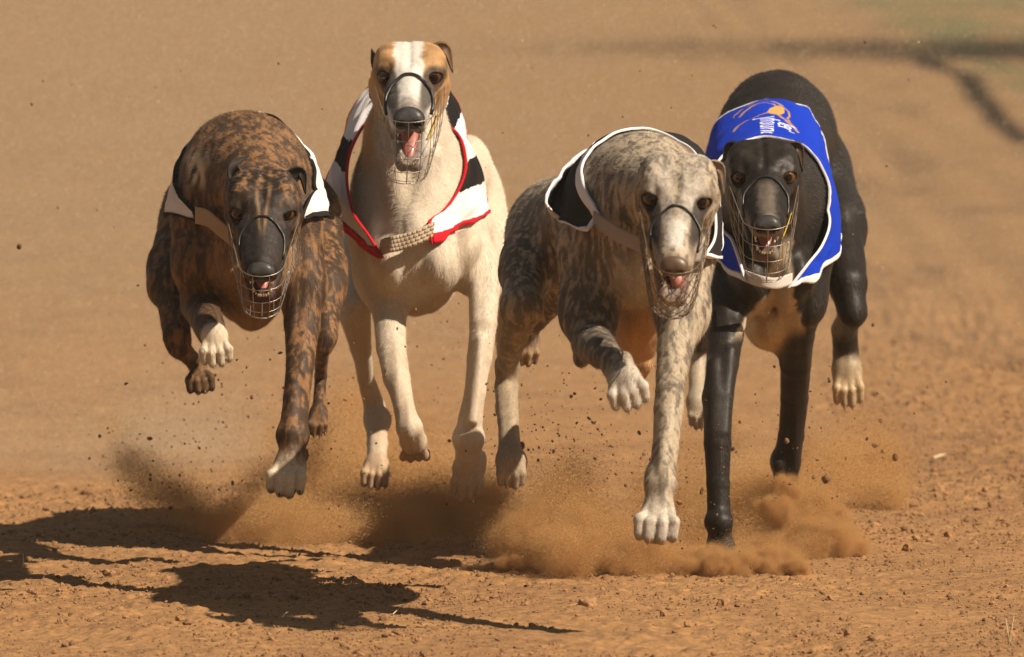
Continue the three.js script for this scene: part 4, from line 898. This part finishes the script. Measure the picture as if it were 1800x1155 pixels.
const beigeStrap = new THREE.MeshStandardMaterial({ name: 'woven elastic', color: new THREE.Color(0.52, 0.41, 0.29), roughness: 0.85, bumpMap: knit, bumpScale: 0.0022 });
const greyStrap = trimCloth(0.34, 0.30, 0.28), whiteStrap = trimCloth(0.62, 0.58, 0.54), tanStrap = trimCloth(0.40, 0.30, 0.2);
const dirt = (x, w, h, n, seed, a = 0.10) => { const r = rng(seed); for (let i = 0; i < n; i++) { const R = (0.02 + 0.08 * r() * r()) * w, px = r() * w, py = r() * h, g = x.createRadialGradient(px, py, 0, px, py, R); g.addColorStop(0, 'rgba(120,85,50,' + (a * r()).toFixed(3) + ')'); g.addColorStop(1, 'rgba(120,85,50,0)'); x.fillStyle = g; x.fillRect(px - R, py - R, 2 * R, 2 * R); } };

// white jacket edged black on the brindle hound
jacket(hounds[0], {
  seed: 2.2, fold: 0.0055, axis: [432, 380, 0.3], trimW: 0.0085, off: 0.006,
  front: [[346, 392, 0.0], [337, 350, 0.05], [316, 318, 0.11], [326, 268, 0.19], [352, 230, 0.27], [395, 205, 0.33], [435, 199, 0.35], [480, 204, 0.33], [512, 238, 0.27], [533, 282, 0.19], [536, 316, 0.12], [528, 350, 0.07], [522, 386, 0.03]],
  mid: [[300, 368, 0.20], [299, 345, 0.23], [311, 308, 0.27], [334, 270, 0.33], [362, 234, 0.40], [397, 210, 0.46], [435, 199, 0.48], [476, 209, 0.46], [514, 236, 0.38], [546, 274, 0.29], [560, 318, 0.22], [566, 350, 0.18], [570, 382, 0.14]],
  rear: [[318, 372, 0.46], [314, 345, 0.48], [322, 308, 0.52], [340, 275, 0.58], [368, 244, 0.64], [398, 224, 0.70], [435, 214, 0.72], [474, 224, 0.70], [512, 244, 0.60], [548, 284, 0.50], [562, 320, 0.42], [568, 350, 0.38], [572, 382, 0.36]],
  cloth: cloth({ map: canvasTexture(512, 512, (x, w, h) => { x.fillStyle = '#d9d6d6'; x.fillRect(0, 0, w, h); dirt(x, w, h, 60, 4); }) }), trim: trimCloth(0.022, 0.021, 0.022),
  strap: { pts: [[344, 378, 0.0], [366, 384, -0.03], [390, 404, -0.05], [440, 440, -0.05], [490, 420, -0.02], [524, 380, 0.02]], w: 30, mat: tanStrap },
}).g.userData.label = 'white racing jacket with black edging';

// striped jacket on the white hound
jacket(hounds[1], {
  seed: 5.1, fold: 0.0065, axis: [718, 350, 0.3], trimW: 0.0088, hemW: 0.020, off: 0.006,
  front: [[674, 454, -0.02], [648, 412, 0.02], [622, 374, 0.06], [611, 321, 0.10], [614, 277, 0.13], [629, 239, 0.16], [653, 206, 0.20], [685, 170, 0.25], [716, 150, 0.28], [750, 170, 0.25], [779, 206, 0.20], [792, 248, 0.16], [803, 283, 0.13], [804, 318, 0.10], [792, 355, 0.05], [772, 374, 0.02], [752, 392, -0.02], [758, 430, -0.02]],
  mid: [[628, 426, 0.08], [606, 375, 0.12], [592, 328, 0.17], [594, 290, 0.21], [604, 258, 0.24], [617, 222, 0.27], [638, 180, 0.30], [670, 150, 0.34], [716, 136, 0.36], [762, 150, 0.34], [790, 184, 0.30], [806, 222, 0.27], [813, 262, 0.24], [818, 295, 0.21], [826, 330, 0.18], [828, 352, 0.15], [820, 376, 0.11], [808, 404, 0.06]],
  rear: [[566, 334, 0.26], [572, 318, 0.29], [584, 290, 0.32], [596, 266, 0.34], [604, 244, 0.36], [620, 196, 0.38], [645, 154, 0.40], [676, 130, 0.42], [716, 124, 0.43], [760, 132, 0.42], [792, 166, 0.40], [815, 210, 0.38], [822, 256, 0.36], [828, 288, 0.34], [840, 318, 0.32], [847, 338, 0.30], [851, 352, 0.28], [854, 364, 0.26]],
  cloth: cloth({
    map: canvasTexture(1024, 512, (x, w, h) => {
      x.fillStyle = '#dcd8da'; x.fillRect(0, 0, w, h); x.fillStyle = '#1b191b';
      const r = rng(31), band = (a, b, slant) => { x.beginPath(); const n = 26; for (let i = 0; i <= n; i++) { const t = i / n; x.lineTo((a + slant * t) * w + (r() - 0.5) * 7, h * (1 - t)); } for (let i = n; i >= 0; i--) { const t = i / n; x.lineTo((b + slant * t) * w + (r() - 0.5) * 7, h * (1 - t)); } x.fill(); };
      band(0.195, 0.275, -0.03); band(0.375, 0.435, 0.0); band(0.50, 0.56, 0.0); band(0.585, 0.64, -0.01); band(0.725, 0.80, 0.035);
      x.strokeStyle = 'rgba(200,30,40,0.8)'; x.lineWidth = 2.5; x.beginPath(); x.moveTo(0.66 * w, h); x.lineTo(0.79 * w, 0); x.stroke();
      dirt(x, w, h, 90, 9, 0.16);
    }),
  }), trim: trimCloth(0.52, 0.012, 0.022),
  strap: { pts: [[668, 436, 0.0], [686, 430, -0.03], [705, 426, -0.03], [730, 418, -0.03], [762, 404, -0.02]], w: 30, mat: beigeStrap, n: 3.2, up: [0.15, 1, 0.1] },
}).g.userData.label = 'black and white striped racing jacket with red edging';

// black jacket edged white on the grey hound, its flap blown up on the left
jacket(hounds[2], {
  seed: 8.4, axis: [1120, 400, 0.3], trimW: 0.0115, off: 0.006, fold: 0.0045,
  front: [[1034, 404, -0.02], [1057, 372, 0.02], [1046, 345, 0.06], [1035, 322, 0.09], [1042, 300, 0.13], [1062, 268, 0.19], [1093, 248, 0.24], [1151, 236, 0.28], [1198, 252, 0.26], [1226, 277, 0.20], [1248, 325, 0.14], [1258, 380, 0.08], [1256, 420, 0.05], [1238, 450, 0.02]],
  mid: [[1000, 398, 0.12], [988, 376, 0.13], [986, 356, 0.16], [998, 332, 0.20], [1018, 306, 0.24], [1046, 276, 0.30], [1088, 244, 0.41], [1151, 231, 0.45], [1202, 243, 0.43], [1238, 276, 0.37], [1256, 330, 0.29], [1263, 385, 0.21], [1262, 424, 0.16], [1260, 455, 0.10]],
  rear: [[962, 364, 0.09], [960, 350, 0.11], [968, 328, 0.14], [986, 303, 0.18], [1008, 280, 0.24], [1040, 260, 0.34], [1092, 250, 0.56], [1151, 240, 0.60], [1204, 252, 0.58], [1240, 285, 0.53], [1258, 335, 0.46], [1266, 388, 0.38], [1266, 428, 0.32], [1264, 452, 0.26]],
  cloth: trimCloth(0.020, 0.018, 0.020), trim: trimCloth(0.72, 0.70, 0.72),
  strap: { pts: [[1044, 384, 0.0], [1064, 398, -0.04], [1090, 414, -0.06], [1130, 432, -0.07], [1180, 446, -0.05], [1236, 446, 0.0]], w: 27, mat: greyStrap },
}).g.userData.label = 'black racing jacket with white edging and a flap turned up';

// blue jacket with embroidery on the black hound
jacket(hounds[3], {
  seed: 11.3, axis: [1352, 380, 0.3], trimW: 0.0085, hemW: 0.015, off: 0.006, fold: 0.0055,
  front: [[1312, 496, -0.04], [1295, 440, 0.0], [1279, 396, 0.05], [1270, 346, 0.10], [1276, 300, 0.14], [1304, 275, 0.17], [1345, 266, 0.19], [1390, 276, 0.17], [1419, 300, 0.13], [1444, 344, 0.09], [1459, 388, 0.05], [1446, 430, 0.02], [1418, 466, -0.02], [1386, 506, -0.05]],
  mid: [[1262, 462, 0.13], [1254, 430, 0.17], [1248, 390, 0.22], [1244, 345, 0.26], [1246, 292, 0.30], [1268, 240, 0.34], [1345, 206, 0.37], [1408, 220, 0.35], [1436, 248, 0.32], [1446, 290, 0.28], [1451, 345, 0.22], [1457, 385, 0.17], [1468, 420, 0.13], [1440, 474, 0.05]],
  rear: [[1258, 440, 0.40], [1252, 400, 0.43], [1248, 360, 0.46], [1243, 315, 0.49], [1241, 272, 0.52], [1264, 212, 0.53], [1345, 173, 0.54], [1408, 184, 0.54], [1432, 206, 0.53], [1449, 240, 0.51], [1453, 300, 0.46], [1455, 345, 0.40], [1460, 385, 0.32], [1470, 414, 0.24]],
  cloth: cloth({
    map: canvasTexture(1536, 1536, (x, w0, h0) => {
      const w = 1024, h = 1024; x.scale(1.5, 1.5); x.fillStyle = '#1236b0'; x.fillRect(0, 0, w, h);
      // a stretched running hound in gold thread and white lettering, both turned to read from the side
      const P = (u, v) => [u * w, (1 - v) * h], run = (pts, lw, col) => { x.strokeStyle = col; x.lineWidth = lw; x.lineCap = x.lineJoin = 'round'; x.beginPath(); pts.forEach((p, i) => i ? x.lineTo(...P(...p)) : x.moveTo(...P(...p))); x.stroke(); };
      const gold = '#c79a5a', dark = '#8a6236';
      const Q = (X, Y) => { const px = 1200 + X / 2.625, py = 100 + Y / 2.625; return [0.4615 + (px - 1345) / 60 * 0.077, py > 206 ? (266 - py) / 60 * 0.5 : 0.5 + (206 - py) / 33 * 0.5]; };
      const R = (pts, lw, c) => run(pts.map((p) => Q(...p)), lw, c);
      x.fillStyle = gold; x.beginPath(); [[388, 262], [400, 246], [436, 234], [456, 238], [458, 256], [440, 268], [410, 270]].forEach((p, i) => { const q = P(...Q(...p)); i ? x.lineTo(...q) : x.moveTo(...q); }); x.fill();
      for (const [c, lw] of [[gold, 6], [dark, 1.8]]) {
        R([[289, 240], [318, 226], [352, 218], [402, 220], [450, 234]], lw, c); R([[303, 249], [330, 238], [360, 230], [408, 232], [440, 242]], lw, c);
        R([[271, 301], [290, 286], [320, 274], [360, 266], [400, 264]], lw, c); R([[280, 292], [305, 278], [345, 268], [390, 262]], lw, c);
        R([[425, 266], [450, 280], [480, 290], [512, 304]], lw * 1.3, c); R([[470, 290], [500, 300], [534, 320]], lw * 1.5, c); R([[455, 238], [474, 248], [480, 262], [470, 276], [484, 286]], lw * 0.7, c);
      }
      const word = (t, X, Y, s, k) => { x.save(); x.translate(...P(...Q(X, Y))); x.rotate(Math.PI / 2); x.scale(k, 1); x.font = s + 'px sans-serif'; x.fillStyle = '#f4f4f8'; x.fillText(t, 0, 0); x.restore(); };
      word('yhound', 362, 278, 54, 1.6); word("ler'", 436, 300, 56, 1.55);
      dirt(x, w, h, 30, 13, 0.10);
    }),
  }), trim: trimCloth(0.70, 0.68, 0.70),
  strap: { pts: [[1308, 484, -0.02], [1335, 494, -0.06], [1362, 498, -0.06], [1392, 490, -0.04]], w: 20, mat: whiteStrap },
}).g.userData.label = 'blue racing jacket with white edging and a gold hound on the back';

// ---------------------------------------------------------------- dust thrown up by the feet: real grains in clumps
function clumpGeometry(n, ratio, seed) {
  const r = rng(seed), P = new Float32Array(n * 9), N = new Float32Array(n * 9), a = V(0, 0, 0), b = V(0, 0, 0), c = V(0, 0, 0);
  for (let i = 0; i < n; i++) {
    const p = [gauss(r) * 0.45, gauss(r) * 0.45, gauss(r) * 0.45], s = ratio * (0.5 + 1.1 * r() * r());
    for (const q of [a, b, c]) q.set(gauss(r), gauss(r), gauss(r)).normalize().multiplyScalar(s);
    const m = a.clone().add(b).add(c).divideScalar(3); [a, b, c].forEach((q, k) => { q.sub(m); P.set([q.x + p[0], q.y + p[1], q.z + p[2]], i * 9 + k * 3); });
    const nn = b.clone().sub(a).cross(c.clone().sub(a)).normalize(); for (let k = 0; k < 3; k++) N.set([nn.x, nn.y, nn.z], i * 9 + k * 3);
  }
  const g = new THREE.BufferGeometry(); g.setAttribute('position', new THREE.BufferAttribute(P, 3)); g.setAttribute('normal', new THREE.BufferAttribute(N, 3));
  return g;
}
const fineClump = clumpGeometry(3200, 0.019, 101), hazeClump = clumpGeometry(5000, 0.006, 103), hazeTile = clumpGeometry(190000, 0.00062, 107);
const dustMat = new THREE.MeshPhysicalMaterial({ name: 'dust grains', color: new THREE.Color(0.60, 0.37, 0.165), roughness: 1, transmission: 0.4, specularIntensity: 0 });
const hazeMat = new THREE.MeshPhysicalMaterial({ name: 'fine pale dust', color: new THREE.Color(0.70, 0.63, 0.50), roughness: 1, transmission: 0.6, specularIntensity: 0 });
// blobs: [column, row, distance, half width, half height in pixels, half depth in metres, clumps, clump radius in metres, noise threshold]
// puffs: [column, row, distance, radius in metres, how dense]: each a lumpy ball made of smaller lumps, as thrown soil looks before it spreads
function dust(name, label, blobs, geometry, material, seed, puffs = []) {
  const r = rng(seed), list = [], q = new THREE.Quaternion(), s = V(0, 0, 0);
  for (const [px, py, D, rx, ry, rz, n, R, thr = -0.05, freq = 9] of blobs) {
    const c = at(px, py, D), mx = rx * mpp(D), my = ry * mpp(D);
    for (let i = 0, tries = 0; i < n && tries < n * 40; tries++) {
      const gx = gauss(r), gy = gauss(r), gz = gauss(r); if (gx * gx + gy * gy + gz * gz > 5) continue;
      const p = V(c.x + gx * mx * 0.6, c.y + gy * my * 0.6, c.z + gz * rz * 0.6); if (p.y < 0.004) p.y = 0.004 + r() * 0.012;
      if (fbm(p.x * freq + seed, p.y * freq * 1.2, p.z * freq * 0.8, 3) < thr) continue;
      const k = R * (0.45 + 0.9 * r()); q.setFromEuler(new THREE.Euler(r() * 6.3, r() * 6.3, r() * 6.3)); s.set(k * (0.6 + 0.8 * r()), k * (0.6 + 0.8 * r()), k * (0.6 + 0.8 * r()));
      list.push(new THREE.Matrix4().compose(p, q, s)); i++;
    }
  }
  for (const [px, py, D, R, dense = 1] of puffs) {
    const c = at(px, py, D); if (c.y < R * 0.3) c.y = R * 0.3;
    for (let i = 0; i < 11; i++) {
      const a = V(gauss(r), gauss(r) * 0.8 + 0.2, gauss(r)).normalize(), sub = c.clone().addScaledVector(a, R * (0.35 + 0.5 * r())), sr = R * (0.30 + 0.25 * r());
      for (let k = 0; k < 64 * dense; k++) {
        const b = V(gauss(r), gauss(r), gauss(r)).normalize(), p = sub.clone().addScaledVector(b, sr * (0.55 + 0.5 * Math.pow(r(), 2))); if (p.y < 0.004) p.y = 0.004;
        const e = sr * (0.30 + 0.35 * r()); q.setFromEuler(new THREE.Euler(r() * 6.3, r() * 6.3, r() * 6.3)); s.set(e, e, e); list.push(new THREE.Matrix4().compose(p, q, s));
      }
    }
  }
  const m = shade(new THREE.InstancedMesh(geometry, material, list.length)); list.forEach((t, i) => m.setMatrixAt(i, t));
  m.name = numbered(name); m.userData.kind = 'stuff'; m.userData.label = label; scene.add(m);
  return m;
}
dust('dust_cloud', 'thick orange dust bursting round the planted foot of the black dog', [
  [1232, 1012, 17.70, 30, 24, 0.06, 143, 0.020, 0.05, 22], [1262, 1026, 17.64, 30, 18, 0.05, 121, 0.018, 0.05, 24], [1305, 1030, 17.66, 36, 20, 0.05, 154, 0.018, 0.06, 24], [1358, 1028, 17.70, 28, 20, 0.05, 121, 0.018, 0.06, 24], [1345, 1005, 17.76, 44, 22, 0.06, 110, 0.022, 0.06, 18],
  [1320, 985, 17.85, 80, 34, 0.10, 88, 0.028, 0.07, 14], [1270, 960, 17.95, 60, 50, 0.10, 33, 0.034, 0.0, 10],
], fineClump, dustMat, 1, [[1222, 1012, 17.66, 0.0366], [1252, 1026, 17.60, 0.0317], [1285, 1030, 17.60, 0.0342], [1318, 1036, 17.62, 0.0293], [1345, 1024, 17.66, 0.0366], [1375, 1018, 17.70, 0.0317], [1235, 990, 17.75, 0.0366, 0.7], [1300, 1005, 17.66, 0.0366], [1362, 1042, 17.6, 0.0220], [1205, 1030, 17.6, 0.0268], [1268, 1008, 17.58, 0.0317], [1400, 1030, 17.6, 0.0244], [1330, 1000, 17.7, 0.0366], [1350, 975, 17.8, 0.0342, 0.7]]);
dust('dust_cloud', 'orange dust billowing behind the feet of the black dog', [
  [1375, 925, 18.35, 70, 60, 0.16, 296, 0.034, 0.06, 11], [1440, 975, 18.15, 58, 40, 0.12, 313, 0.028, 0.05, 13], [1360, 870, 18.45, 40, 34, 0.12, 93, 0.030, 0.05, 13], [1320, 900, 18.5, 90, 60, 0.2, 93, 0.045, 0.0, 8],
  [1400, 830, 18.8, 150, 90, 0.3, 120, 0.042, 0.0, 6],
], fineClump, dustMat, 2, [[1470, 1000, 18.1, 0.0439], [1430, 1010, 18.1, 0.0415], [1490, 985, 18.15, 0.0317], [1440, 960, 18.2, 0.0439], [1400, 915, 18.35, 0.0488], [1375, 880, 18.4, 0.0439], [1415, 940, 18.25, 0.0415], [1460, 930, 18.3, 0.0366, 0.7], [1350, 925, 18.4, 0.0415, 0.6], [1310, 880, 18.5, 0.0415, 0.5], [1385, 860, 18.2, 0.0317, 0.8], [1365, 895, 18.15, 0.0366, 0.8], [1500, 1005, 18.1, 0.0268], [1455, 985, 18.05, 0.0415], [1410, 985, 18.1, 0.0439], [1395, 945, 18.2, 0.0488], [1425, 905, 18.3, 0.0415, 0.8], [1450, 960, 18.15, 0.0415], [1345, 955, 18.2, 0.0415, 0.8], [1480, 965, 18.2, 0.0366, 0.8]]);
dust('dust_cloud', 'small puff of dust off to the right behind the black dog', [[1545, 885, 19.3, 32, 34, 0.08, 120, 0.028, 0.03, 13], [1540, 830, 19.4, 40, 50, 0.1, 40, 0.040, 0.0, 9]], fineClump, dustMat, 3, [[1540, 905, 19.3, 0.026, 0.8], [1565, 890, 19.3, 0.022, 0.7], [1545, 865, 19.3, 0.022, 0.6]]);
dust('dust_cloud', 'orange dust rolling under the pale grey dog', [
  [960, 945, 17.75, 70, 50, 0.14, 210, 0.034, 0.06, 11], [1050, 975, 17.6, 90, 36, 0.14, 259, 0.030, 0.05, 13], [1140, 985, 17.65, 60, 34, 0.12, 184, 0.028, 0.03, 14], [900, 985, 17.8, 40, 20, 0.1, 73, 0.026, 0.03, 14],
  [1040, 890, 18.0, 130, 70, 0.25, 114, 0.042, 0.02, 8], [1180, 910, 18.2, 80, 70, 0.2, 64, 0.040, 0.02, 8],
], fineClump, dustMat, 4, [[940, 930, 17.75, 0.0439, 0.7], [975, 960, 17.7, 0.0439], [1010, 985, 17.65, 0.0366], [1050, 985, 17.6, 0.0415], [1095, 1000, 17.58, 0.0342], [1135, 990, 17.62, 0.0390], [1170, 1000, 17.62, 0.0317], [1010, 940, 17.75, 0.0439, 0.6], [1080, 955, 17.7, 0.0415, 0.6], [1150, 955, 17.75, 0.0415, 0.6], [900, 995, 17.7, 0.0244]]);
dust('dust_cloud', 'dark shaded dust behind the hind feet of the brindle and white dogs', [
  [560, 875, 18.9, 110, 74, 0.25, 190, 0.050, 0.05, 9], [700, 885, 19.55, 130, 80, 0.3, 240, 0.050, 0.05, 9], [820, 915, 18.95, 100, 60, 0.25, 190, 0.045, 0.05, 9], [640, 940, 18.6, 210, 26, 0.25, 390, 0.036, 0.0, 12], [480, 930, 18.6, 110, 40, 0.2, 225, 0.036, 0.05, 11],
  [620, 790, 19.9, 130, 80, 0.3, 90, 0.045, 0.02, 7],
], fineClump, dustMat, 5, [[530, 935, 18.55, 0.034, 0.6], [580, 920, 18.6, 0.036, 0.6], [635, 900, 18.7, 0.04, 0.5], [700, 940, 18.7, 0.036, 0.6], [780, 920, 18.8, 0.04, 0.6], [850, 945, 18.7, 0.034, 0.6], [490, 900, 18.8, 0.034, 0.4], [640, 960, 18.4, 0.024]]);
dust('dust_cloud', 'thin wisps of dust trailing to the left of the brindle dog', [
  [196, 758, 18.9, 11, 26, 0.05, 4, 0.030], [212, 800, 18.9, 20, 26, 0.06, 7, 0.032], [243, 832, 18.85, 30, 26, 0.07, 12, 0.034], [285, 862, 18.8, 40, 28, 0.08, 19, 0.036], [335, 890, 18.8, 60, 32, 0.1, 31, 0.036, 0.02, 10], [405, 908, 18.7, 80, 34, 0.15, 45, 0.038, 0.02, 10], [385, 850, 18.9, 20, 34, 0.06, 8, 0.034],
], fineClump, dustMat, 6);
dust('dust_haze', 'pale dust hanging in the air behind the dogs and over the left of the track', [
  [40, 640, 22.5, 280, 240, 1.2, 10, 2.2, -0.4, 1.2], [330, 400, 25, 360, 260, 1.6, 6, 2.3, -0.4, 1.0], [40, 220, 27, 260, 260, 1.6, 6, 2.4, -0.4, 1.0], [560, 640, 22.5, 260, 160, 1.0, 6, 2.0, -0.4, 1.2],
], hazeTile, hazeMat, 7);
dust('dust_haze', 'low pale dust drifting close above the ground on the far left', [[150, 815, 20.6, 330, 60, 0.5, 80, 0.16, -0.1, 2]], hazeClump, hazeMat, 8);

makeTree();

// ---------------------------------------------------------------- clods, crumbs, straw
function clodGeometry(seed, detail = 1) {
  const g = new THREE.IcosahedronGeometry(1, detail), p = g.attributes.position;
  for (let i = 0; i < p.count; i++) { const x = p.getX(i), y = p.getY(i), z = p.getZ(i), k = 1 + 0.38 * noise(x * 1.3 + seed * 7.1, y * 1.3, z * 1.3 + seed) + 0.16 * noise(x * 3.4, y * 3.4 + seed * 3, z * 3.4); p.setXYZ(i, x * k * 1.15, y * k * 0.75, z * k); }
  g.computeVertexNormals();
  return g;
}
const clodMat = new THREE.MeshStandardMaterial({ name: 'dry clod', color: new THREE.Color(0.31, 0.165, 0.072), roughness: 1 });
const darkClodMat = new THREE.MeshStandardMaterial({ name: 'dark clod', color: new THREE.Color(0.16, 0.085, 0.04), roughness: 1 });
const clods = [1, 2, 3, 4, 5].map((s) => clodGeometry(s, 1)), crumb = clodGeometry(12, 0), bigClods = [6, 7, 8, 9].map((s) => clodGeometry(s, 3));
{
  const r = rng(77), M = new THREE.Matrix4(), q = new THREE.Quaternion();
  const lists = [[], [], []];
  for (let i = 0; i < 110000; i++) {
    const D = 15.6 + 9.5 * Math.pow(r(), 1.5), x = (r() * 2 - 1) * 0.055 * D;
    const patch = noise(x * 2.2 + 3, 0.7, D * 1.1) + 0.6 * noise(x * 6, 4.1, D * 3) + 0.5 * smooth(0.45, 1.0, x) * smooth(17.5, 19, D);
    if (patch < 0.6 * r() - 0.62) continue;
    if (D > 19.4 && x < 0.62 && r() < smooth(19.4, 20.2, D)) continue;
    const s = 0.0008 * Math.exp(0.62 * gauss(r)) * (1 + 0.5 * smooth(0, 0.6, patch)), k = Math.min(s, 0.0075);
    q.setFromEuler(new THREE.Euler(r() * 0.6, r() * 6.3, r() * 0.6)); lists[i % 3].push(M.clone().compose(V(x, groundHeight(x, -D) + k * 0.35, -D), q, V(k * (0.8 + 0.6 * r()), k * (0.7 + 0.6 * r()), k)));
  }
  const all = lists.flat(), m = shade(new THREE.InstancedMesh(crumb, clodMat, all.length)); all.forEach((t, i) => { m.setMatrixAt(i, t); m.setColorAt(i, new THREE.Color().setRGB(...mul([1, 1, 1], 0.55 + 0.5 * r()))); });
  m.name = 'soil_crumbs'; m.userData.kind = 'stuff'; m.userData.label = 'loose crumbs of dry dirt scattered over the track'; scene.add(m);
  // specks of dirt in the air
  const air = [];
  const zones = [[300, 820, 18.6, 130, 90, 130], [560, 800, 18.5, 260, 110, 200], [990, 780, 18.0, 110, 130, 320], [1190, 850, 17.9, 120, 120, 180], [1420, 800, 18.4, 150, 120, 220], [820, 640, 18.4, 70, 90, 60], [600, 420, 18.6, 520, 330, 110], [1300, 500, 18.6, 260, 330, 60], [1560, 780, 19.0, 60, 90, 40], [450, 700, 18, 160, 120, 70]];
  for (const [px, py, D, rx, ry, n] of zones) for (let i = 0; i < n; i++) {
    const d = D + 0.3 * gauss(r), p = at(px + rx * gauss(r) * 0.7, py + ry * gauss(r) * 0.7, d), s = 0.0009 * Math.exp(0.45 * gauss(r)); if (p.y < 0.01) continue;
    q.setFromEuler(new THREE.Euler(r() * 6, r() * 6, r() * 6)); air.push(M.clone().compose(p, q, V(s * (0.8 + r()), s * (0.8 + r()), s)));
  }
  const am = shade(new THREE.InstancedMesh(clods[1], darkClodMat, air.length)); air.forEach((t, i) => am.setMatrixAt(i, t));
  am.name = 'flying_grit'; am.userData.kind = 'stuff'; am.userData.label = 'fine grit flung up in the air round the running dogs'; scene.add(am);
}
// clods that can be picked out one by one: in the air ...
[[263, 771, 18.3, 4.5], [300, 893, 18.4, 4], [175, 767, 18.4, 3], [1390, 903, 18.6, 9], [1452, 842, 18.2, 8], [1538, 783, 18.5, 5], [1552, 794, 18.6, 4], [1574, 804, 18.6, 6], [1383, 775, 18.0, 4.5], [1194, 883, 17.4, 5], [1100, 853, 17.6, 3.5], [1083, 833, 17.8, 3.5], [1127, 805, 17.8, 3], [1132, 798, 17.8, 3], [1010, 692, 18.0, 3], [1004, 697, 18.0, 3.5], [998, 940, 17.7, 4], [1062, 845, 17.9, 3], [790, 775, 18.4, 3], [598, 925, 18.3, 3], [1000, 865, 17.9, 3], [378, 660, 18.4, 3], [1115, 1004, 17.2, 3], [1548, 740, 18.8, 4]].forEach(([px, py, D, s], i) => {
  const m = mesh(numbered('flying_clod'), clods[i % 5], i % 3 ? darkClodMat : clodMat); m.position.copy(at(px, py, D)); m.scale.setScalar(s * mpp(D)); m.rotation.set(i * 1.3, i * 2.1, i * 0.7);
  scene.add(tag(m, 'small clod of dry dirt flung up in the air by the running dogs', 'dirt clod', 'clods of dirt flying in the air'));
});
// ... and lying on the track
[[160, 947, 12, 'dark lump of dirt on the upper edge of the broad shadow at the far left'],
  [408, 948, 10, 'dark lump of dirt on the upper edge of the broad shadow below the brindle dog'],
  [1035, 1072, 20, 'broad crumbly lump of dirt in the foreground, largest on the track'],
  [924, 1070, 10, 'rounded lump of dirt in the foreground beside the largest crumbly lump'],
  [1272, 1072, 13, 'lump of dirt in front of the dust round the black planted foot'],
  [1168, 1088, 10, 'lump of dirt between the largest crumbly lump and the dust at the black foot'],
  [1210, 1108, 9, 'small lump of dirt nearest the camera below the dust at the black foot'],
  [1669, 943, 11, 'upright pointed lump of dirt on the right behind the smaller puff of dust'],
  [1595, 968, 12, 'lump of dirt to the right of the dust billowing behind the black dog'],
  [1770, 1045, 11, 'lump of dirt closest to the right edge in the foreground'],
  [1650, 865, 12, 'dark lump of dirt far back on the right beyond the small puff of dust'],
  [1732, 868, 10, 'dark lump of dirt farthest back near the right edge of the track'],
  [545, 1030, 11, 'lump of dirt on the sunlit strip between the two dog shadows'],
  [735, 1132, 9, 'lump of dirt at the lower edge below the shadow of the grey dog'],
  [315, 1098, 8, 'lump of dirt on sunlit ground left of the shadow of the grey dog'],
  [105, 1098, 9, 'lump of dirt in the lower left corner below the thin leg shadows'],
  [1490, 1120, 9, 'lump of dirt at the lower edge between the black dog and the bent straw'],
].forEach(([px, py, s, label], i) => {
  const D = EYE * FOCAL / (py - HORIZON), p = at(px, py, D), k = s * mpp(D) * 0.8, m = mesh(numbered('dirt_clod'), bigClods[i % 4], clodMat);
  m.position.set(p.x, groundHeight(p.x, p.z) + k * 0.3, p.z); m.scale.set(k, i === 7 ? k * 1.7 : k, k); m.rotation.set(0.2 * i, i * 1.7, 0.1 * i);
  scene.add(tag(m, label, 'dirt clod', 'lumps of dirt lying on the track'));
});
// dry straw
const strawMat = new THREE.MeshStandardMaterial({ name: 'dry straw', color: new THREE.Color(0.55, 0.43, 0.25), roughness: 0.8 });
const groundAt = (px, py, up = 0) => { const D = EYE * FOCAL / (py - HORIZON), p = at(px, py, D); return V(p.x, groundHeight(p.x, p.z) + 0.002 + up, p.z); };
function straw(label, pts, r) { const m = mesh(numbered('straw'), taper(pts, [r, r * 0.9, r * 0.4], 6), strawMat); scene.add(tag(m, label, 'straw')); }
straw('pale stalk standing upright in the dirt beside the long dog shadows', [groundAt(40, 1003), groundAt(41, 1003, 0.012), groundAt(40, 1003, 0.024)], 0.0011);
straw('pale flat splinter of straw in the middle foreground', [groundAt(495, 1090), groundAt(501, 1088, 0.002), groundAt(507, 1086, 0.005)], 0.0016);
straw('pale straw lying far back on the right side of the track', [groundAt(1640, 808), groundAt(1660, 805, 0.004), groundAt(1682, 806, 0.002)], 0.0028);
straw('thin bent straw near the lower right corner of the track', [groundAt(1768, 1110, 0.014), groundAt(1774, 1126), groundAt(1780, 1137)], 0.0006);
straw('short straw crossing the bent one in the lower right corner', [groundAt(1782, 1106, 0.016), groundAt(1777, 1122), groundAt(1774, 1136)], 0.0005);
straw('thin straw beside the shadow of the lifted paw in the foreground', [groundAt(690, 1086), groundAt(697, 1083, 0.004), groundAt(704, 1081, 0.007)], 0.0009);

renderer.render(scene, camera);
